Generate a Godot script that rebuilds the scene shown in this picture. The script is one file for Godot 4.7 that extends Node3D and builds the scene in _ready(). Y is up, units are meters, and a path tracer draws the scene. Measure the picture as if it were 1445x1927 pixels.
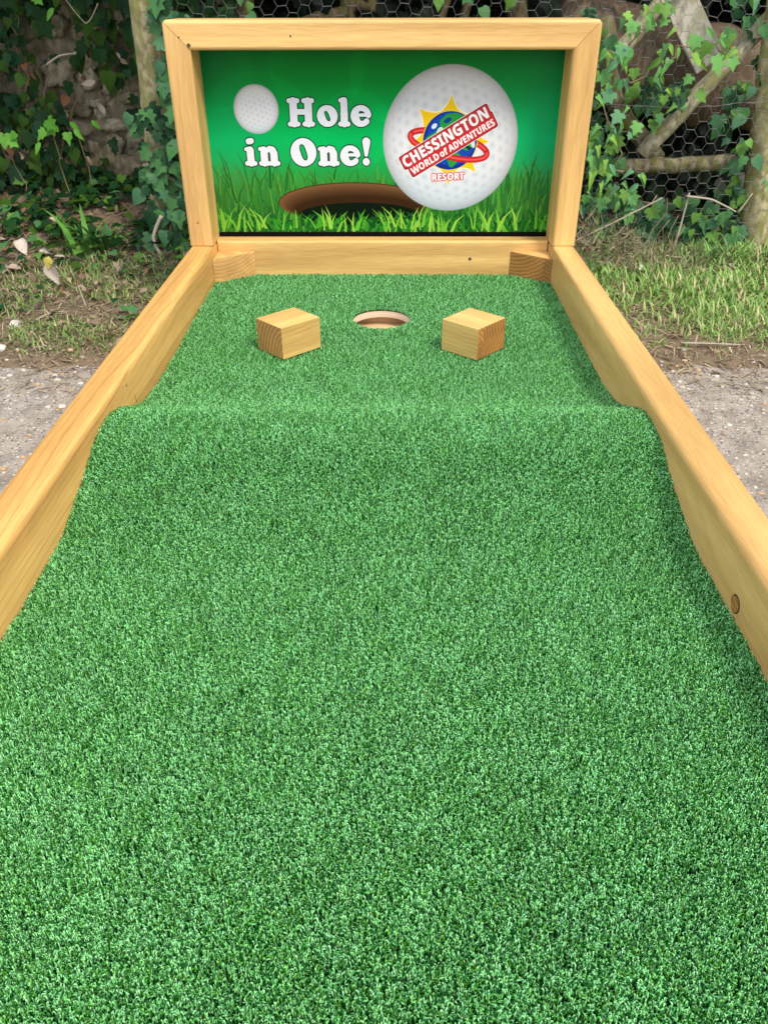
extends Node3D
# A wooden mini golf lane on a pale path, in front of an ivy-grown wall and a wire netting fence.

var rng := RandomNumberGenerator.new()
var noise := FastNoiseLite.new()
const HALF := 0.38          # half the outer width of the lane
const RAIL := 0.0453        # thickness of the side rails
const TOP := 0.15           # height of the rail tops
const FRONT := 0.25         # near end of the lane
const BACK := -1.71
const PANEL_Z := -1.685


# ------------------------------------------------------------------ naming
func tag(o: Node, label: String, category := "", group := "", kind := "") -> Node:
	if label:
		o.set_meta("label", label)
	if category:
		o.set_meta("category", category)
	if group:
		o.set_meta("group", group)
	if kind:
		o.set_meta("kind", kind)
	return o

func base(called: String, at := Vector3.ZERO) -> Node3D:
	var o := Node3D.new()
	o.name = called
	o.position = at
	add_child(o, true)
	return o

func put(called: String, m: Mesh, mat: Material, parent: Node = self, xf := Transform3D()) -> MeshInstance3D:
	var o := MeshInstance3D.new()
	o.name = called
	o.mesh = m
	if mat:
		o.material_override = mat
	o.transform = xf
	parent.add_child(o, true)
	return o

func scatter(called: String, m: Mesh, mat: Material, where: Array, tints: Array, parent: Node = self) -> MultiMeshInstance3D:
	var mm := MultiMesh.new()
	mm.transform_format = MultiMesh.TRANSFORM_3D
	mm.use_colors = tints.size() > 0
	mm.mesh = m
	mm.instance_count = where.size()
	for i in where.size():
		mm.set_instance_transform(i, where[i])
		if tints.size():
			mm.set_instance_color(i, tints[i])
	var o := MultiMeshInstance3D.new()
	o.name = called
	o.multimesh = mm
	o.material_override = mat
	o.set_meta("kind", "stuff")
	parent.add_child(o, true)
	return o

func lin(r: float, g: float, b: float) -> Color:
	return Color(r, g, b).linear_to_srgb()

func plain(r: float, g: float, b: float, rough := 0.7, spec := 0.5) -> StandardMaterial3D:
	var m := StandardMaterial3D.new()
	m.albedo_color = lin(r, g, b)
	m.roughness = rough
	m.metallic_specular = spec
	return m

func tinted(rough := 0.6, back := 0.0, spec := 0.5) -> StandardMaterial3D:
	var m := StandardMaterial3D.new()
	m.albedo_color = Color.WHITE
	m.vertex_color_use_as_albedo = true
	m.roughness = rough
	m.metallic_specular = spec
	if back > 0.0:
		m.backlight_enabled = true
		m.backlight = Color(back, back, back)
	return m

func rr(a: float, b: float) -> float:
	return rng.randf_range(a, b)


# ------------------------------------------------------------------ wood
func wood_texture(sd: int, contrast: float, pitch: float, wav: float, light: Color, dark: Color, sharp := 3.0) -> ImageTexture:
	var w := 1536
	var h := 560
	var n := FastNoiseLite.new()
	n.seed = sd
	n.noise_type = FastNoiseLite.TYPE_SIMPLEX
	n.frequency = 1.0
	n.fractal_type = FastNoiseLite.FRACTAL_NONE
	var data := PackedByteArray()
	data.resize(w * h * 3)
	var i := 0
	for y in h:
		var ym := float(y) / h * 0.4
		for x in w:
			var xm := float(x) / w * 2.0
			# blend both ends so that the texture repeats along the grain
			var e := clampf((xm - 1.8) / 0.2, 0.0, 1.0)
			var xs := xm - 2.0 * e * e * (3.0 - 2.0 * e) * 0.0
			var warp := n.get_noise_2d(xs * 0.9, ym * 7.0) * wav + n.get_noise_2d(xs * 3.1 + 40.0, ym * 22.0) * wav * 0.22
			var ring := (ym + warp) / pitch
			var f := ring - floorf(ring)
			var k := n.get_noise_2d(floorf(ring) * 7.7, xs * 0.4) * 0.5 + 0.5
			var line := pow(f, sharp) * (0.3 + 1.0 * k)
			if f > 0.94:
				line *= (1.0 - f) / 0.06
			var fib := n.get_noise_2d(xs * 16.0, ym * 1100.0)
			var blotch := n.get_noise_2d(xs * 1.3 + 90.0, ym * 20.0 + 10.0)
			var t := clampf(line * contrast, 0.0, 1.0)
			var g := 1.0 + fib * 0.055 + blotch * 0.07
			data[i] = int(clampf(lerpf(light.r, dark.r, t) * g, 0.0, 1.0) * 255.0)
			data[i + 1] = int(clampf(lerpf(light.g, dark.g, t) * (g + blotch * 0.02), 0.0, 1.0) * 255.0)
			data[i + 2] = int(clampf(lerpf(light.b, dark.b, t) * (g + blotch * 0.04), 0.0, 1.0) * 255.0)
			i += 3
	return ImageTexture.create_from_image(Image.create_from_data(w, h, false, Image.FORMAT_RGB8, data))

func end_grain_texture(sd: int, light: Color, dark: Color) -> ImageTexture:
	var w := 384
	var n := FastNoiseLite.new()
	n.seed = sd
	n.frequency = 1.0
	var data := PackedByteArray()
	data.resize(w * w * 3)
	var i := 0
	for y in w:
		for x in w:
			var p := Vector2(float(x) / w, float(y) / w) * 0.12
			var r := p.distance_to(Vector2(0.048, 0.145)) + n.get_noise_2d(p.x * 28.0, p.y * 28.0) * 0.0022
			var f := fposmod(r / 0.0072, 1.0)
			var line := f * f
			if f > 0.9:
				line *= (1.0 - f) / 0.1
			var a := atan2(p.y - 0.145, p.x - 0.048)
			var ray := n.get_noise_2d(a * 90.0, r * 30.0)
			var g := 1.0 + ray * 0.07 + n.get_noise_2d(p.x * 12.0 + 7.0, p.y * 12.0) * 0.14
			var t := clampf(line * 0.95 + 0.18, 0.0, 1.0)
			data[i] = int(clampf(lerpf(light.r, dark.r, t) * g, 0.0, 1.0) * 255.0)
			data[i + 1] = int(clampf(lerpf(light.g, dark.g, t) * g, 0.0, 1.0) * 255.0)
			data[i + 2] = int(clampf(lerpf(light.b, dark.b, t) * g, 0.0, 1.0) * 255.0)
			i += 3
	return ImageTexture.create_from_image(Image.create_from_data(w, w, false, Image.FORMAT_RGB8, data))

func wood_material(t: Texture2D) -> StandardMaterial3D:
	var m := StandardMaterial3D.new()
	m.albedo_texture = t
	m.roughness = 0.42
	m.metallic_specular = 0.42
	m.heightmap_enabled = true
	m.heightmap_texture = t
	m.heightmap_scale = 0.006
	return m

# Collects the faces of one piece of timber: side faces and end grain apart.
class Timber:
	var side := SurfaceTool.new()
	var ends := SurfaceTool.new()
	var grain := Vector3.RIGHT
	var across := [Vector3.UP, Vector3.BACK]
	var shift := Vector2.ZERO
	var any_end := false

	func _init(g: Vector3, a: Vector3, b: Vector3, s: Vector2) -> void:
		grain = g
		across = [a, b]
		shift = s
		side.begin(Mesh.PRIMITIVE_TRIANGLES)
		ends.begin(Mesh.PRIMITIVE_TRIANGLES)

	func tri(p: Array, n: Array) -> void:
		var cr: Vector3 = (p[1] - p[0]).cross(p[2] - p[0])
		if cr.length() < 1e-12:
			return
		if cr.dot(n[0] + n[1] + n[2]) > 0.0:
			p = [p[0], p[2], p[1]]
			n = [n[0], n[2], n[1]]
		var fn := cr.normalized()
		var st := side
		var mode := 0
		if absf(fn.dot(grain)) > 0.72:
			st = ends
			any_end = true
			mode = 2
		elif absf(fn.dot(across[0])) < absf(fn.dot(across[1])):
			mode = 1
		for k in 3:
			var q: Vector3 = p[k]
			var uv: Vector2
			if mode == 2:
				uv = Vector2(q.dot(across[0]), q.dot(across[1])) / 0.12 + shift
			elif mode == 1:
				uv = Vector2(q.dot(grain) / 2.0, q.dot(across[0]) / 0.4) + shift
			else:
				uv = Vector2(q.dot(grain) / 2.0, q.dot(across[1]) / 0.4 + 0.37) + shift
			st.set_normal(n[k])
			st.set_uv(uv)
			st.add_vertex(q)

	func quad(a: Vector3, b: Vector3, c: Vector3, d: Vector3, na: Vector3, nb: Vector3, nc: Vector3, nd: Vector3) -> void:
		tri([a, b, c], [na, nb, nc])
		tri([a, c, d], [na, nc, nd])

	# A polygon (counter-clockwise) pushed from z0 to z1 along the local z, its arrises rounded by r times the weight of each edge.
	func prism(poly: PackedVector2Array, weight: Array, z0: float, z1: float, r: float, xf: Transform3D) -> void:
		var n := poly.size()
		var en: Array = []
		for i in n:
			var e := (poly[(i + 1) % n] - poly[i]).normalized()
			en.append(Vector2(e.y, -e.x))
		var rings: Array = []
		for k in 5:
			var a := PI / 2 * k / 4.0
			rings.append([z0 + r - r * sin(PI / 2 - a), r * (1.0 - cos(PI / 2 - a)), -sin(PI / 2 - a), cos(PI / 2 - a)])
		for k in 5:
			var a := PI / 2 * k / 4.0
			rings.append([z1 - r + r * sin(a), r * (1.0 - cos(a)), sin(a), cos(a)])
		var pts: Array = []
		for g in rings:
			var row: Array = []
			for i in n:
				var n0: Vector2 = en[(i + n - 1) % n]
				var n1: Vector2 = en[i]
				var d0: float = g[1] * weight[(i + n - 1) % n]
				var d1: float = g[1] * weight[i]
				# the point on both inset edges
				var det := n0.x * n1.y - n0.y * n1.x
				var off: Vector2
				if absf(det) < 0.05:
					off = -(n0 + n1).normalized() * (d0 + d1) * 0.5
				else:
					off = Vector2((-d0 * n1.y + d1 * n0.y) / det, (-d1 * n0.x + d0 * n1.x) / det)
				var v := poly[i] + off
				row.append(xf * Vector3(v.x, v.y, g[0]))
			pts.append(row)
		for k in rings.size() - 1:
			for i in n:
				var j := (i + 1) % n
				var ns: Array = []
				for c in [[k, i], [k, j], [k + 1, j], [k + 1, i]]:
					var vtx: int = c[1]
					var m: Vector2 = en[i]
					var other: Vector2 = en[(vtx + n - 1) % n] if vtx == i else en[vtx]
					if m.dot(other) > 0.8:
						m = (m + other).normalized()
					var g2: Array = rings[c[0]]
					var nn := Vector3(m.x * g2[3], m.y * g2[3], g2[2])
					ns.append((xf.basis * nn).normalized())
				quad(pts[k][i], pts[k][j], pts[k + 1][j], pts[k + 1][i], ns[0], ns[1], ns[2], ns[3])
		for cap in [[0, -1.0], [rings.size() - 1, 1.0]]:
			var nz: Vector3 = (xf.basis * Vector3(0, 0, cap[1])).normalized()
			var row: Array = pts[cap[0]]
			for i in range(1, n - 1):
				tri([row[0], row[i], row[i + 1]], [nz, nz, nz])

	func mesh(sm: Material, em: Material) -> ArrayMesh:
		side.generate_tangents()
		var m := side.commit()
		m.surface_set_material(0, sm)
		if any_end:
			m = ends.commit(m)
			m.surface_set_material(1, em)
		return m


func rounded_rect(x0: float, y0: float, x1: float, y1: float, r: float, seg := 4) -> PackedVector2Array:
	var p := PackedVector2Array()
	for c in [[x1 - r, y1 - r, 0.0], [x0 + r, y1 - r, 90.0], [x0 + r, y0 + r, 180.0], [x1 - r, y0 + r, 270.0]]:
		for k in seg + 1:
			var a := deg_to_rad(c[2] + 90.0 * k / seg)
			p.append(Vector2(c[0] + r * cos(a), c[1] + r * sin(a)))
	return p

func ones(n: int) -> Array:
	var a: Array = []
	a.resize(n)
	a.fill(1.0)
	return a


# ------------------------------------------------------------------ the printed panel
var art: Image
const ART := 2048.0 / 0.67

func ap(x: float, y: float) -> Vector2:
	return Vector2((x + 0.335) * ART, (0.490 - y) * ART)

func fill(contours: Array, c: Color) -> void:
	var lo := 1e9
	var hi := -1e9
	for q in contours:
		for p in q:
			lo = minf(lo, p.y)
			hi = maxf(hi, p.y)
	var y0 := maxi(0, int(floorf(lo)))
	var y1 := mini(art.get_height() - 1, int(ceilf(hi)))
	for y in range(y0, y1 + 1):
		var sy := y + 0.5
		var xs := PackedFloat32Array()
		for q in contours:
			var n: int = q.size()
			for i in n:
				var a: Vector2 = q[i]
				var b: Vector2 = q[(i + 1) % n]
				if (a.y <= sy) != (b.y <= sy):
					xs.append(a.x + (sy - a.y) / (b.y - a.y) * (b.x - a.x))
		xs.sort()
		for k in range(0, xs.size() - 1, 2):
			var x0 := int(roundf(xs[k]))
			var x1 := int(roundf(xs[k + 1]))
			if x1 > x0:
				art.fill_rect(Rect2i(x0, y, x1 - x0, 1), c)

func ellipse(x: float, y: float, a: float, b: float, turn := 0.0, n := 64) -> PackedVector2Array:
	var p := PackedVector2Array()
	for i in n:
		var t := TAU * i / n
		var v := Vector2(a * cos(t), b * sin(t)).rotated(turn)
		p.append(ap(x + v.x, y + v.y))
	return p

func capsule(a: Vector2, ra: float, b: Vector2, rb: float, c: Color) -> void:
	# a, b in metres on the panel
	var d := b - a
	var p: Array = []
	var base_a := d.angle() if d.length() > 1e-6 else 0.0
	var lean := asin(clampf((ra - rb) / maxf(d.length(), 1e-6), -1.0, 1.0)) if d.length() > absf(ra - rb) else 0.0
	for k in 13:
		var t := base_a + (PI / 2 - lean) + (PI + 2.0 * lean) * k / 12.0
		p.append(ap(a.x + ra * cos(t), a.y + ra * sin(t)))
	for k in 13:
		var t := base_a - (PI / 2 - lean) + (PI - 2.0 * lean) * k / 12.0
		p.append(ap(b.x + rb * cos(t), b.y + rb * sin(t)))
	fill([p], c)

# Fat round-serifed letters: lists of tapered strokes [x0, y0, r0, x1, y1, r1], capital height 1.
func arc_strokes(cx: float, cy: float, a: float, b: float, from: float, to: float, thin: float, thick: float, tilt: float, light_right := false) -> Array:
	var out: Array = []
	var n := 22
	for k in n:
		var s: Array = []
		for e in 2:
			var t := deg_to_rad(lerpf(from, to, float(k + e) / n))
			var w := thin + (thick - thin) * pow(absf(cos(t - tilt)), 1.6)
			if light_right and cos(t) > 0.0:
				w = thin + 0.012 * cos(t)
			s.append_array([cx + (a - w) * cos(t), cy + (b - w) * sin(t), w])
		out.append(s)
	return out

func letter(ch: String) -> Array:
	var foot := func(x: float, y: float, w := 0.17): return [x - w, y, 0.07, x + w, y, 0.07]
	match ch:
		"H":
			return [[0.25, 0.1, 0.135, 0.25, 0.9, 0.135], [0.85, 0.1, 0.135, 0.85, 0.9, 0.135], foot.call(0.25, 0.07), foot.call(0.25, 0.93), foot.call(0.85, 0.07), foot.call(0.85, 0.93), [0.25, 0.52, 0.085, 0.85, 0.52, 0.085]]
		"o":
			return arc_strokes(0.4, 0.365, 0.4, 0.385, 0, 360, 0.075, 0.15, 0.35)
		"O":
			return arc_strokes(0.53, 0.5, 0.53, 0.53, 0, 360, 0.085, 0.19, 0.3)
		"l":
			return [[0.25, 0.1, 0.135, 0.25, 0.92, 0.12], [0.09, 0.94, 0.055, 0.25, 0.97, 0.07], foot.call(0.25, 0.07)]
		"i":
			return [[0.26, 0.1, 0.135, 0.26, 0.58, 0.13], [0.09, 0.62, 0.055, 0.26, 0.64, 0.07], foot.call(0.26, 0.07), [0.22, 0.92, 0.095, 0.33, 0.94, 0.095]]
		"n":
			return [[0.24, 0.1, 0.135, 0.24, 0.58, 0.13], [0.08, 0.63, 0.055, 0.24, 0.64, 0.07], foot.call(0.24, 0.07, 0.15), [0.28, 0.5, 0.06, 0.48, 0.65, 0.085], [0.48, 0.65, 0.085, 0.6, 0.58, 0.12], [0.6, 0.58, 0.12, 0.65, 0.45, 0.135], [0.65, 0.45, 0.135, 0.65, 0.1, 0.135], foot.call(0.66, 0.07, 0.15)]
		"e":
			var s := arc_strokes(0.4, 0.365, 0.4, 0.385, 8, 318, 0.085, 0.155, 0.2, true)
			s.append([0.2, 0.395, 0.042, 0.7, 0.405, 0.042])
			return s
		"!":
			return [[0.16, 0.9, 0.15, 0.15, 0.4, 0.05], [0.15, 0.13, 0.13, 0.15, 0.13, 0.13]]
	return []

func word(items: Array, cap: float, baseline: float) -> void:
	for pass_no in 2:
		var grow := 0.066 if pass_no == 0 else 0.02
		var c := Color8(18, 62, 44) if pass_no == 0 else Color8(226, 229, 240)
		for it in items:
			for s in letter(it[0]):
				var k: float = it[2]
				capsule(Vector2(it[1] + s[0] * cap * k, baseline + s[1] * cap), (s[2] + grow) * cap, Vector2(it[1] + s[3] * cap * k, baseline + s[4] * cap), (s[5] + grow) * cap, c)

# Plain bold lettering, flattened from the outlines of a TextMesh onto the print.
func lettering(text: String, origin: Vector2, width: float, height: float, turn: float, passes: Array, lean := 0.0) -> void:
	var f := SystemFont.new()
	f.font_names = PackedStringArray(["Droid Sans"])
	f.font_weight = 700
	var tm := TextMesh.new()
	tm.font = f
	tm.text = text
	tm.font_size = 64
	tm.pixel_size = 0.01
	tm.depth = 0.0
	tm.curve_step = 2.0
	var arr := tm.get_mesh_arrays()
	var v: PackedVector3Array = arr[Mesh.ARRAY_VERTEX]
	var idx = arr[Mesh.ARRAY_INDEX]
	var lo := Vector2(1e9, 1e9)
	var hi := -lo
	for p in v:
		lo = lo.min(Vector2(p.x, p.y))
		hi = hi.max(Vector2(p.x, p.y))
	var q := PackedVector2Array()
	for p in v:
		var u := Vector2((p.x - lo.x) / (hi.x - lo.x) * width, (p.y - lo.y) / (hi.y - lo.y) * height)
		u.x += lean * u.y
		u = u.rotated(turn) + origin
		q.append(ap(u.x, u.y))
	for ps in passes:
		var dil: float = ps[0] * ART
		var steps := [Vector2.ZERO]
		if dil > 0.0:
			for k in 10:
				steps.append(Vector2(dil, 0).rotated(TAU * k / 10))
		for st in steps:
			for i in range(0, idx.size(), 3):
				fill([[q[idx[i]] + st, q[idx[i + 1]] + st, q[idx[i + 2]] + st]], ps[1])

func ball_print(cx: float, cy: float, r: float, dimple: float) -> void:
	var x0 := int((cx - r + 0.335) * ART)
	var x1 := int((cx + r + 0.335) * ART)
	var y0 := int((0.490 - cy - r) * ART)
	var y1 := int((0.490 - cy + r) * ART)
	for y in range(y0, y1 + 1):
		for x in range(x0, x1 + 1):
			var d := Vector2((x + 0.5) / ART - 0.335 - cx, 0.490 - (y + 0.5) / ART - cy) / r
			var l := d.length()
			if l > 1.0:
				continue
			var nz := sqrt(1.0 - l * l)
			# the print's own drawn ball: pale, cooler below
			var c := Color8(224, 226, 234).lerp(Color8(205, 203, 204), clampf(d.y * 0.9 - 0.1, 0, 1)).lerp(Color8(190, 214, 232), clampf(-d.y * 1.1 - 0.35, 0, 1) * 0.75)
			c = c.darkened(0.25 * pow(l, 9.0))
			c = c.lerp(Color8(120, 160, 140), clampf((0.16 - nz) / 0.16, 0, 1) * (0.55 if d.y < 0 else 0.2))
			var m := d * (asin(minf(l, 0.9999)) / maxf(l, 1e-4))
			m = m.rotated(0.35)
			var row := roundf(m.y / (dimple * 0.866))
			var col := roundf(m.x / dimple - fposmod(row, 2.0) * 0.5)
			var ctr := Vector2((col + fposmod(row, 2.0) * 0.5) * dimple, row * dimple * 0.866)
			var e := (m - ctr) / (dimple * 0.36)
			var el := e.length()
			if el < 1.0:
				var shade := (1.0 - el * el)
				c = c.lerp(Color8(176, 182, 200), shade * 0.42 * clampf(nz * 2.0, 0.2, 1.0))
				c = c.lightened(clampf(-e.y * shade, 0, 1) * 0.12)
			art.set_pixel(x, y, c)

func print_blade(x: float, y: float, h: float, bend: float, w: float, c: Color) -> void:
	var p0 := Vector2(x, y)
	var p1 := Vector2(x + bend * 0.35, y + h * 0.6)
	var p2 := Vector2(x + bend, y + h)
	fill([[ap(p0.x - w, p0.y), ap(p1.x - w * 0.8, p1.y), ap(p2.x, p2.y), ap(p1.x + w * 0.8, p1.y), ap(p0.x + w, p0.y)]], c)

func paint_panel() -> ImageTexture:
	var W := 2048
	var H := 1040
	var stops := [[0.490, Color8(0, 118, 38)], [0.43, Color8(0, 130, 46)], [0.385, Color8(0, 158, 72)], [0.33, Color8(4, 178, 92)], [0.295, Color8(20, 168, 84)], [0.26, Color8(48, 146, 62)], [0.21, Color8(40, 110, 38)], [0.15, Color8(14, 62, 24)]]
	var rows: Array = []
	for y in H:
		var yy := 0.490 - (y + 0.5) / ART
		var c: Color = stops[0][1]
		for k in stops.size() - 1:
			if yy <= stops[k][0] and yy >= stops[k + 1][0]:
				c = stops[k][1].lerp(stops[k + 1][1], (stops[k][0] - yy) / (stops[k][0] - stops[k + 1][0]))
		if yy < 0.15:
			c = stops[-1][1]
		rows.append(c)
	var discs := [[-0.12, 0.46, 0.09], [0.02, 0.44, 0.08], [-0.24, 0.33, 0.12], [-0.05, 0.35, 0.07], [0.29, 0.36, 0.1], [-0.31, 0.45, 0.07]]
	var data := PackedByteArray()
	data.resize(W * H * 3)
	var i := 0
	for y in H:
		var c: Color = rows[y]
		var yy := 0.490 - (y + 0.5) / ART
		for x in W:
			var xx := (x + 0.5) / ART - 0.335
			var k := 1.0
			for d in discs:
				var q: float = Vector2(xx - d[0], yy - d[1]).length_squared() / (d[2] * d[2])
				if q < 1.0:
					k *= 1.0 + 0.05 * q
			var side := clampf((absf(xx + 0.02) - 0.16) / 0.17, 0.0, 1.0)
			data[i] = mini(255, int((c.r * k + side * 0.035) * 255.0))
			data[i + 1] = mini(255, int((c.g * k - side * 0.02) * 255.0))
			data[i + 2] = mini(255, int((c.b * k + side * 0.06) * 255.0))
			i += 3
	art = Image.create_from_data(W, H, false, Image.FORMAT_RGB8, data)
	var r := RandomNumberGenerator.new()
	r.seed = 5
	# far grass of the picture
	for k in 520:
		var x := r.randf_range(-0.335, 0.335)
		var y := r.randf_range(0.16, 0.245)
		var out := smoothstep(0.02, 0.3, absf(x + 0.02))
		var c := Color8(44, 128, 44).lerp(Color8(110, 168, 60), r.randf()).lerp(Color8(20, 84, 34), r.randf() * 0.8)
		print_blade(x, y, r.randf_range(0.02, 0.05) + 0.028 * out, r.randf_range(-0.026, 0.026), r.randf_range(0.0008, 0.0024), c)
	# the printed hole
	fill([ellipse(-0.058, 0.2165, 0.151, 0.0385)], Color8(70, 52, 24))
	for k in 14:
		var t := k / 13.0
		fill([ellipse(-0.058 + 0.010 * t, 0.2155 - 0.016 * t, 0.149 - 0.02 * t, 0.0375 - 0.009 * t)], Color8(120, 84, 54).lerp(Color8(56, 34, 18), t))
	fill([ellipse(-0.047, 0.191, 0.124, 0.0255)], Color8(10, 24, 12))
	ball_print(0.131, 0.3305, 0.1295, 0.19)
	ball_print(-0.239, 0.385, 0.0425, 0.25)
	# near grass of the picture
	for k in 900:
		var x := r.randf_range(-0.335, 0.335)
		var y := r.randf_range(0.13, 0.172)
		var h := r.randf_range(0.012, 0.036)
		var c := Color8(34, 122, 36).lerp(Color8(110, 196, 54), pow(r.randf(), 1.4)).lerp(Color8(10, 62, 28), r.randf() * 0.9)
		print_blade(x, y, h, r.randf_range(-0.034, 0.034), r.randf_range(0.0018, 0.0052), c)
	for k in 60:
		var x := r.randf_range(-0.33, 0.33)
		var c := Color8(96, 172, 52).lerp(Color8(150, 200, 76), r.randf())
		print_blade(x, r.randf_range(0.15, 0.17), r.randf_range(0.03, 0.055), r.randf_range(-0.036, 0.036), r.randf_range(0.0014, 0.0032), c)
	# slogan
	var cap := 0.0465
	word([["H", -0.180, 1.0], ["o", -0.1235, 1.02], ["l", -0.0835, 0.95], ["e", -0.0595, 1.02]], cap, 0.3565)
	word([["i", -0.269, 1.0], ["n", -0.2415, 1.0], ["O", -0.1775, 0.98], ["n", -0.1255, 1.0], ["e", -0.0815, 1.02], ["!", -0.0385, 1.0]], cap, 0.2865)
	emblem()
	return ImageTexture.create_from_image(art)

func emblem() -> void:
	var cx := 0.1305
	var cy := 0.330
	var tips := [[90.0, 0.079], [137.0, 0.082], [184.0, 0.079], [226.0, 0.075], [270.0, 0.081], [313.0, 0.077], [359.0, 0.075], [43.0, 0.078]]
	for ps in [[0.0022, Color8(250, 240, 190)], [0.0, Color8(240, 196, 28)]]:
		var p: Array = []
		tips.sort_custom(func(a, b): return a[0] < b[0])
		for k in 8:
			var a: Array = tips[k]
			var b: Array = tips[(k + 1) % 8]
			var b_ang: float = b[0] + (360.0 if k == 7 else 0.0)
			for s in 12:
				var t := s / 12.0
				var ang := deg_to_rad(lerpf(a[0], b_ang, t))
				var rad: float = lerpf(a[1], b[1], t) - 0.026 * pow(sin(t * PI), 0.62) + ps[0]
				p.append(ap(cx + rad * cos(ang), cy + rad * sin(ang)))
		fill([p], ps[1])
	var ring_turn := deg_to_rad(-13.0)
	# far half of the ring
	_ring(0.1285, 0.3225, ring_turn, 8.0, 172.0)
	fill([ellipse(cx, cy, 0.0535, 0.0535)], Color8(240, 208, 60))
	fill([ellipse(cx, cy, 0.052, 0.052)], Color8(16, 48, 150))
	fill([ellipse(cx + 0.002, cy + 0.003, 0.047, 0.047)], Color8(22, 72, 176))
	var land := Color8(40, 150, 62)
	var polys := [
		[[-0.022, 0.034], [-0.008, 0.047], [0.01, 0.049], [0.028, 0.042], [0.04, 0.028], [0.03, 0.024], [0.02, 0.03], [0.012, 0.022], [0.004, 0.018], [-0.004, 0.01], [-0.02, 0.006], [-0.016, 0.018]],
		[[-0.046, 0.006], [-0.036, 0.012], [-0.026, 0.018], [-0.03, 0.004], [-0.04, -0.006]],
		[[-0.004, -0.022], [0.012, -0.018], [0.022, -0.026], [0.014, -0.04], [0.006, -0.048], [0.0, -0.046], [-0.004, -0.034]],
		[[0.018, -0.012], [0.034, -0.004], [0.044, 0.004], [0.046, -0.008], [0.034, -0.018]],
		[[0.026, -0.036], [0.034, -0.03], [0.032, -0.037]]]
	for q in polys:
		var p: Array = []
		for v in q:
			p.append(ap(cx + v[0], cy + v[1]))
		fill([p], land)
	fill([ellipse(cx - 0.006, cy + 0.036, 0.008, 0.004, 0.5)], Color8(18, 60, 150))
	fill([ellipse(cx - 0.031, cy + 0.026, 0.006, 0.004, 0.7)], Color8(214, 232, 240))
	fill([ellipse(cx - 0.02, cy + 0.016, 0.006, 0.009, -0.4)], Color8(196, 226, 206))
	fill([ellipse(cx + 0.044, cy - 0.004, 0.004, 0.009, 0.3)], Color8(200, 226, 210))
	fill([ellipse(cx + 0.036, cy - 0.012, 0.006, 0.003, -0.5)], Color8(16, 50, 60))
	# near half of the ring
	_ring(0.1285, 0.3225, ring_turn, 172.0, 368.0)
	# banner
	var turn := deg_to_rad(30.0)
	var o := Vector2(0.0605, 0.2665)
	for ps in [[0.0026, Color8(248, 236, 236)], [0.0016, Color8(120, 22, 34)], [0.0, Color8(200, 42, 52)]]:
		var p: Array = []
		for v in rounded_rect(-0.0075 - ps[0], 0.018 - ps[0], 0.181 + ps[0], 0.0425 + ps[0], 0.004):
			var u := v.rotated(turn) + o
			p.append(ap(u.x, u.y))
		fill([p], ps[1])
		p = []
		for v in rounded_rect(-0.001 - ps[0], -0.0015 - ps[0], 0.1835 + ps[0], 0.026 + ps[0], 0.004):
			var u := v.rotated(turn) + o
			p.append(ap(u.x, u.y))
		fill([p], ps[1])
	var white := Color8(246, 238, 242)
	lettering("CHESSINGTON", o + Vector2(-0.0045, 0.0195).rotated(turn), 0.181, 0.0205, turn, [[0.0014, Color8(120, 22, 34)], [0.0006, white]])
	lettering("WORLD", o + Vector2(0.0015, 0.0018).rotated(turn), 0.059, 0.0125, turn, [[0.0003, white]])
	lettering("of", o + Vector2(0.0645, 0.0018).rotated(turn), 0.0155, 0.0125, turn, [[0.0003, white]])
	lettering("ADVENTURES", o + Vector2(0.0835, 0.0018).rotated(turn), 0.097, 0.0125, turn, [[0.0003, white]])
	lettering("RESORT", Vector2(0.0985, 0.2575), 0.063, 0.0125, deg_to_rad(2.5), [[0.0028, Color8(250, 236, 236)], [0.0021, Color8(196, 40, 52)], [0.0004, white]])

func _ring(x: float, y: float, turn: float, from: float, to: float) -> void:
	var a := 0.0765
	var b := 0.0205
	for ps in [[0.0055, Color8(150, 24, 34)], [0.0046, Color8(206, 38, 44)], [0.0016, Color8(226, 88, 84)]]:
		var n := 60
		for k in n:
			var v: Array = []
			for e in 2:
				var t := deg_to_rad(lerpf(from, to, float(k + e) / n))
				v.append(Vector2(x, y) + Vector2(a * cos(t), b * sin(t)).rotated(turn))
			capsule(v[0], ps[0], v[1], ps[0], ps[1])


# ------------------------------------------------------------------ turf
const PROFILE := [[0.4, -0.0665], [-0.55, -0.0665], [-0.62, -0.0672], [-0.68, -0.0655], [-0.73, -0.0555], [-0.78, -0.0425], [-0.81, -0.031], [-0.84, -0.0215], [-0.875, -0.018], [-0.905, -0.0195], [-0.94, -0.030], [-0.975, -0.045], [-1.02, -0.0605], [-1.06, -0.068], [-1.12, -0.0715], [-1.25, -0.071], [-1.4, -0.0675], [-1.8, -0.064]]

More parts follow.
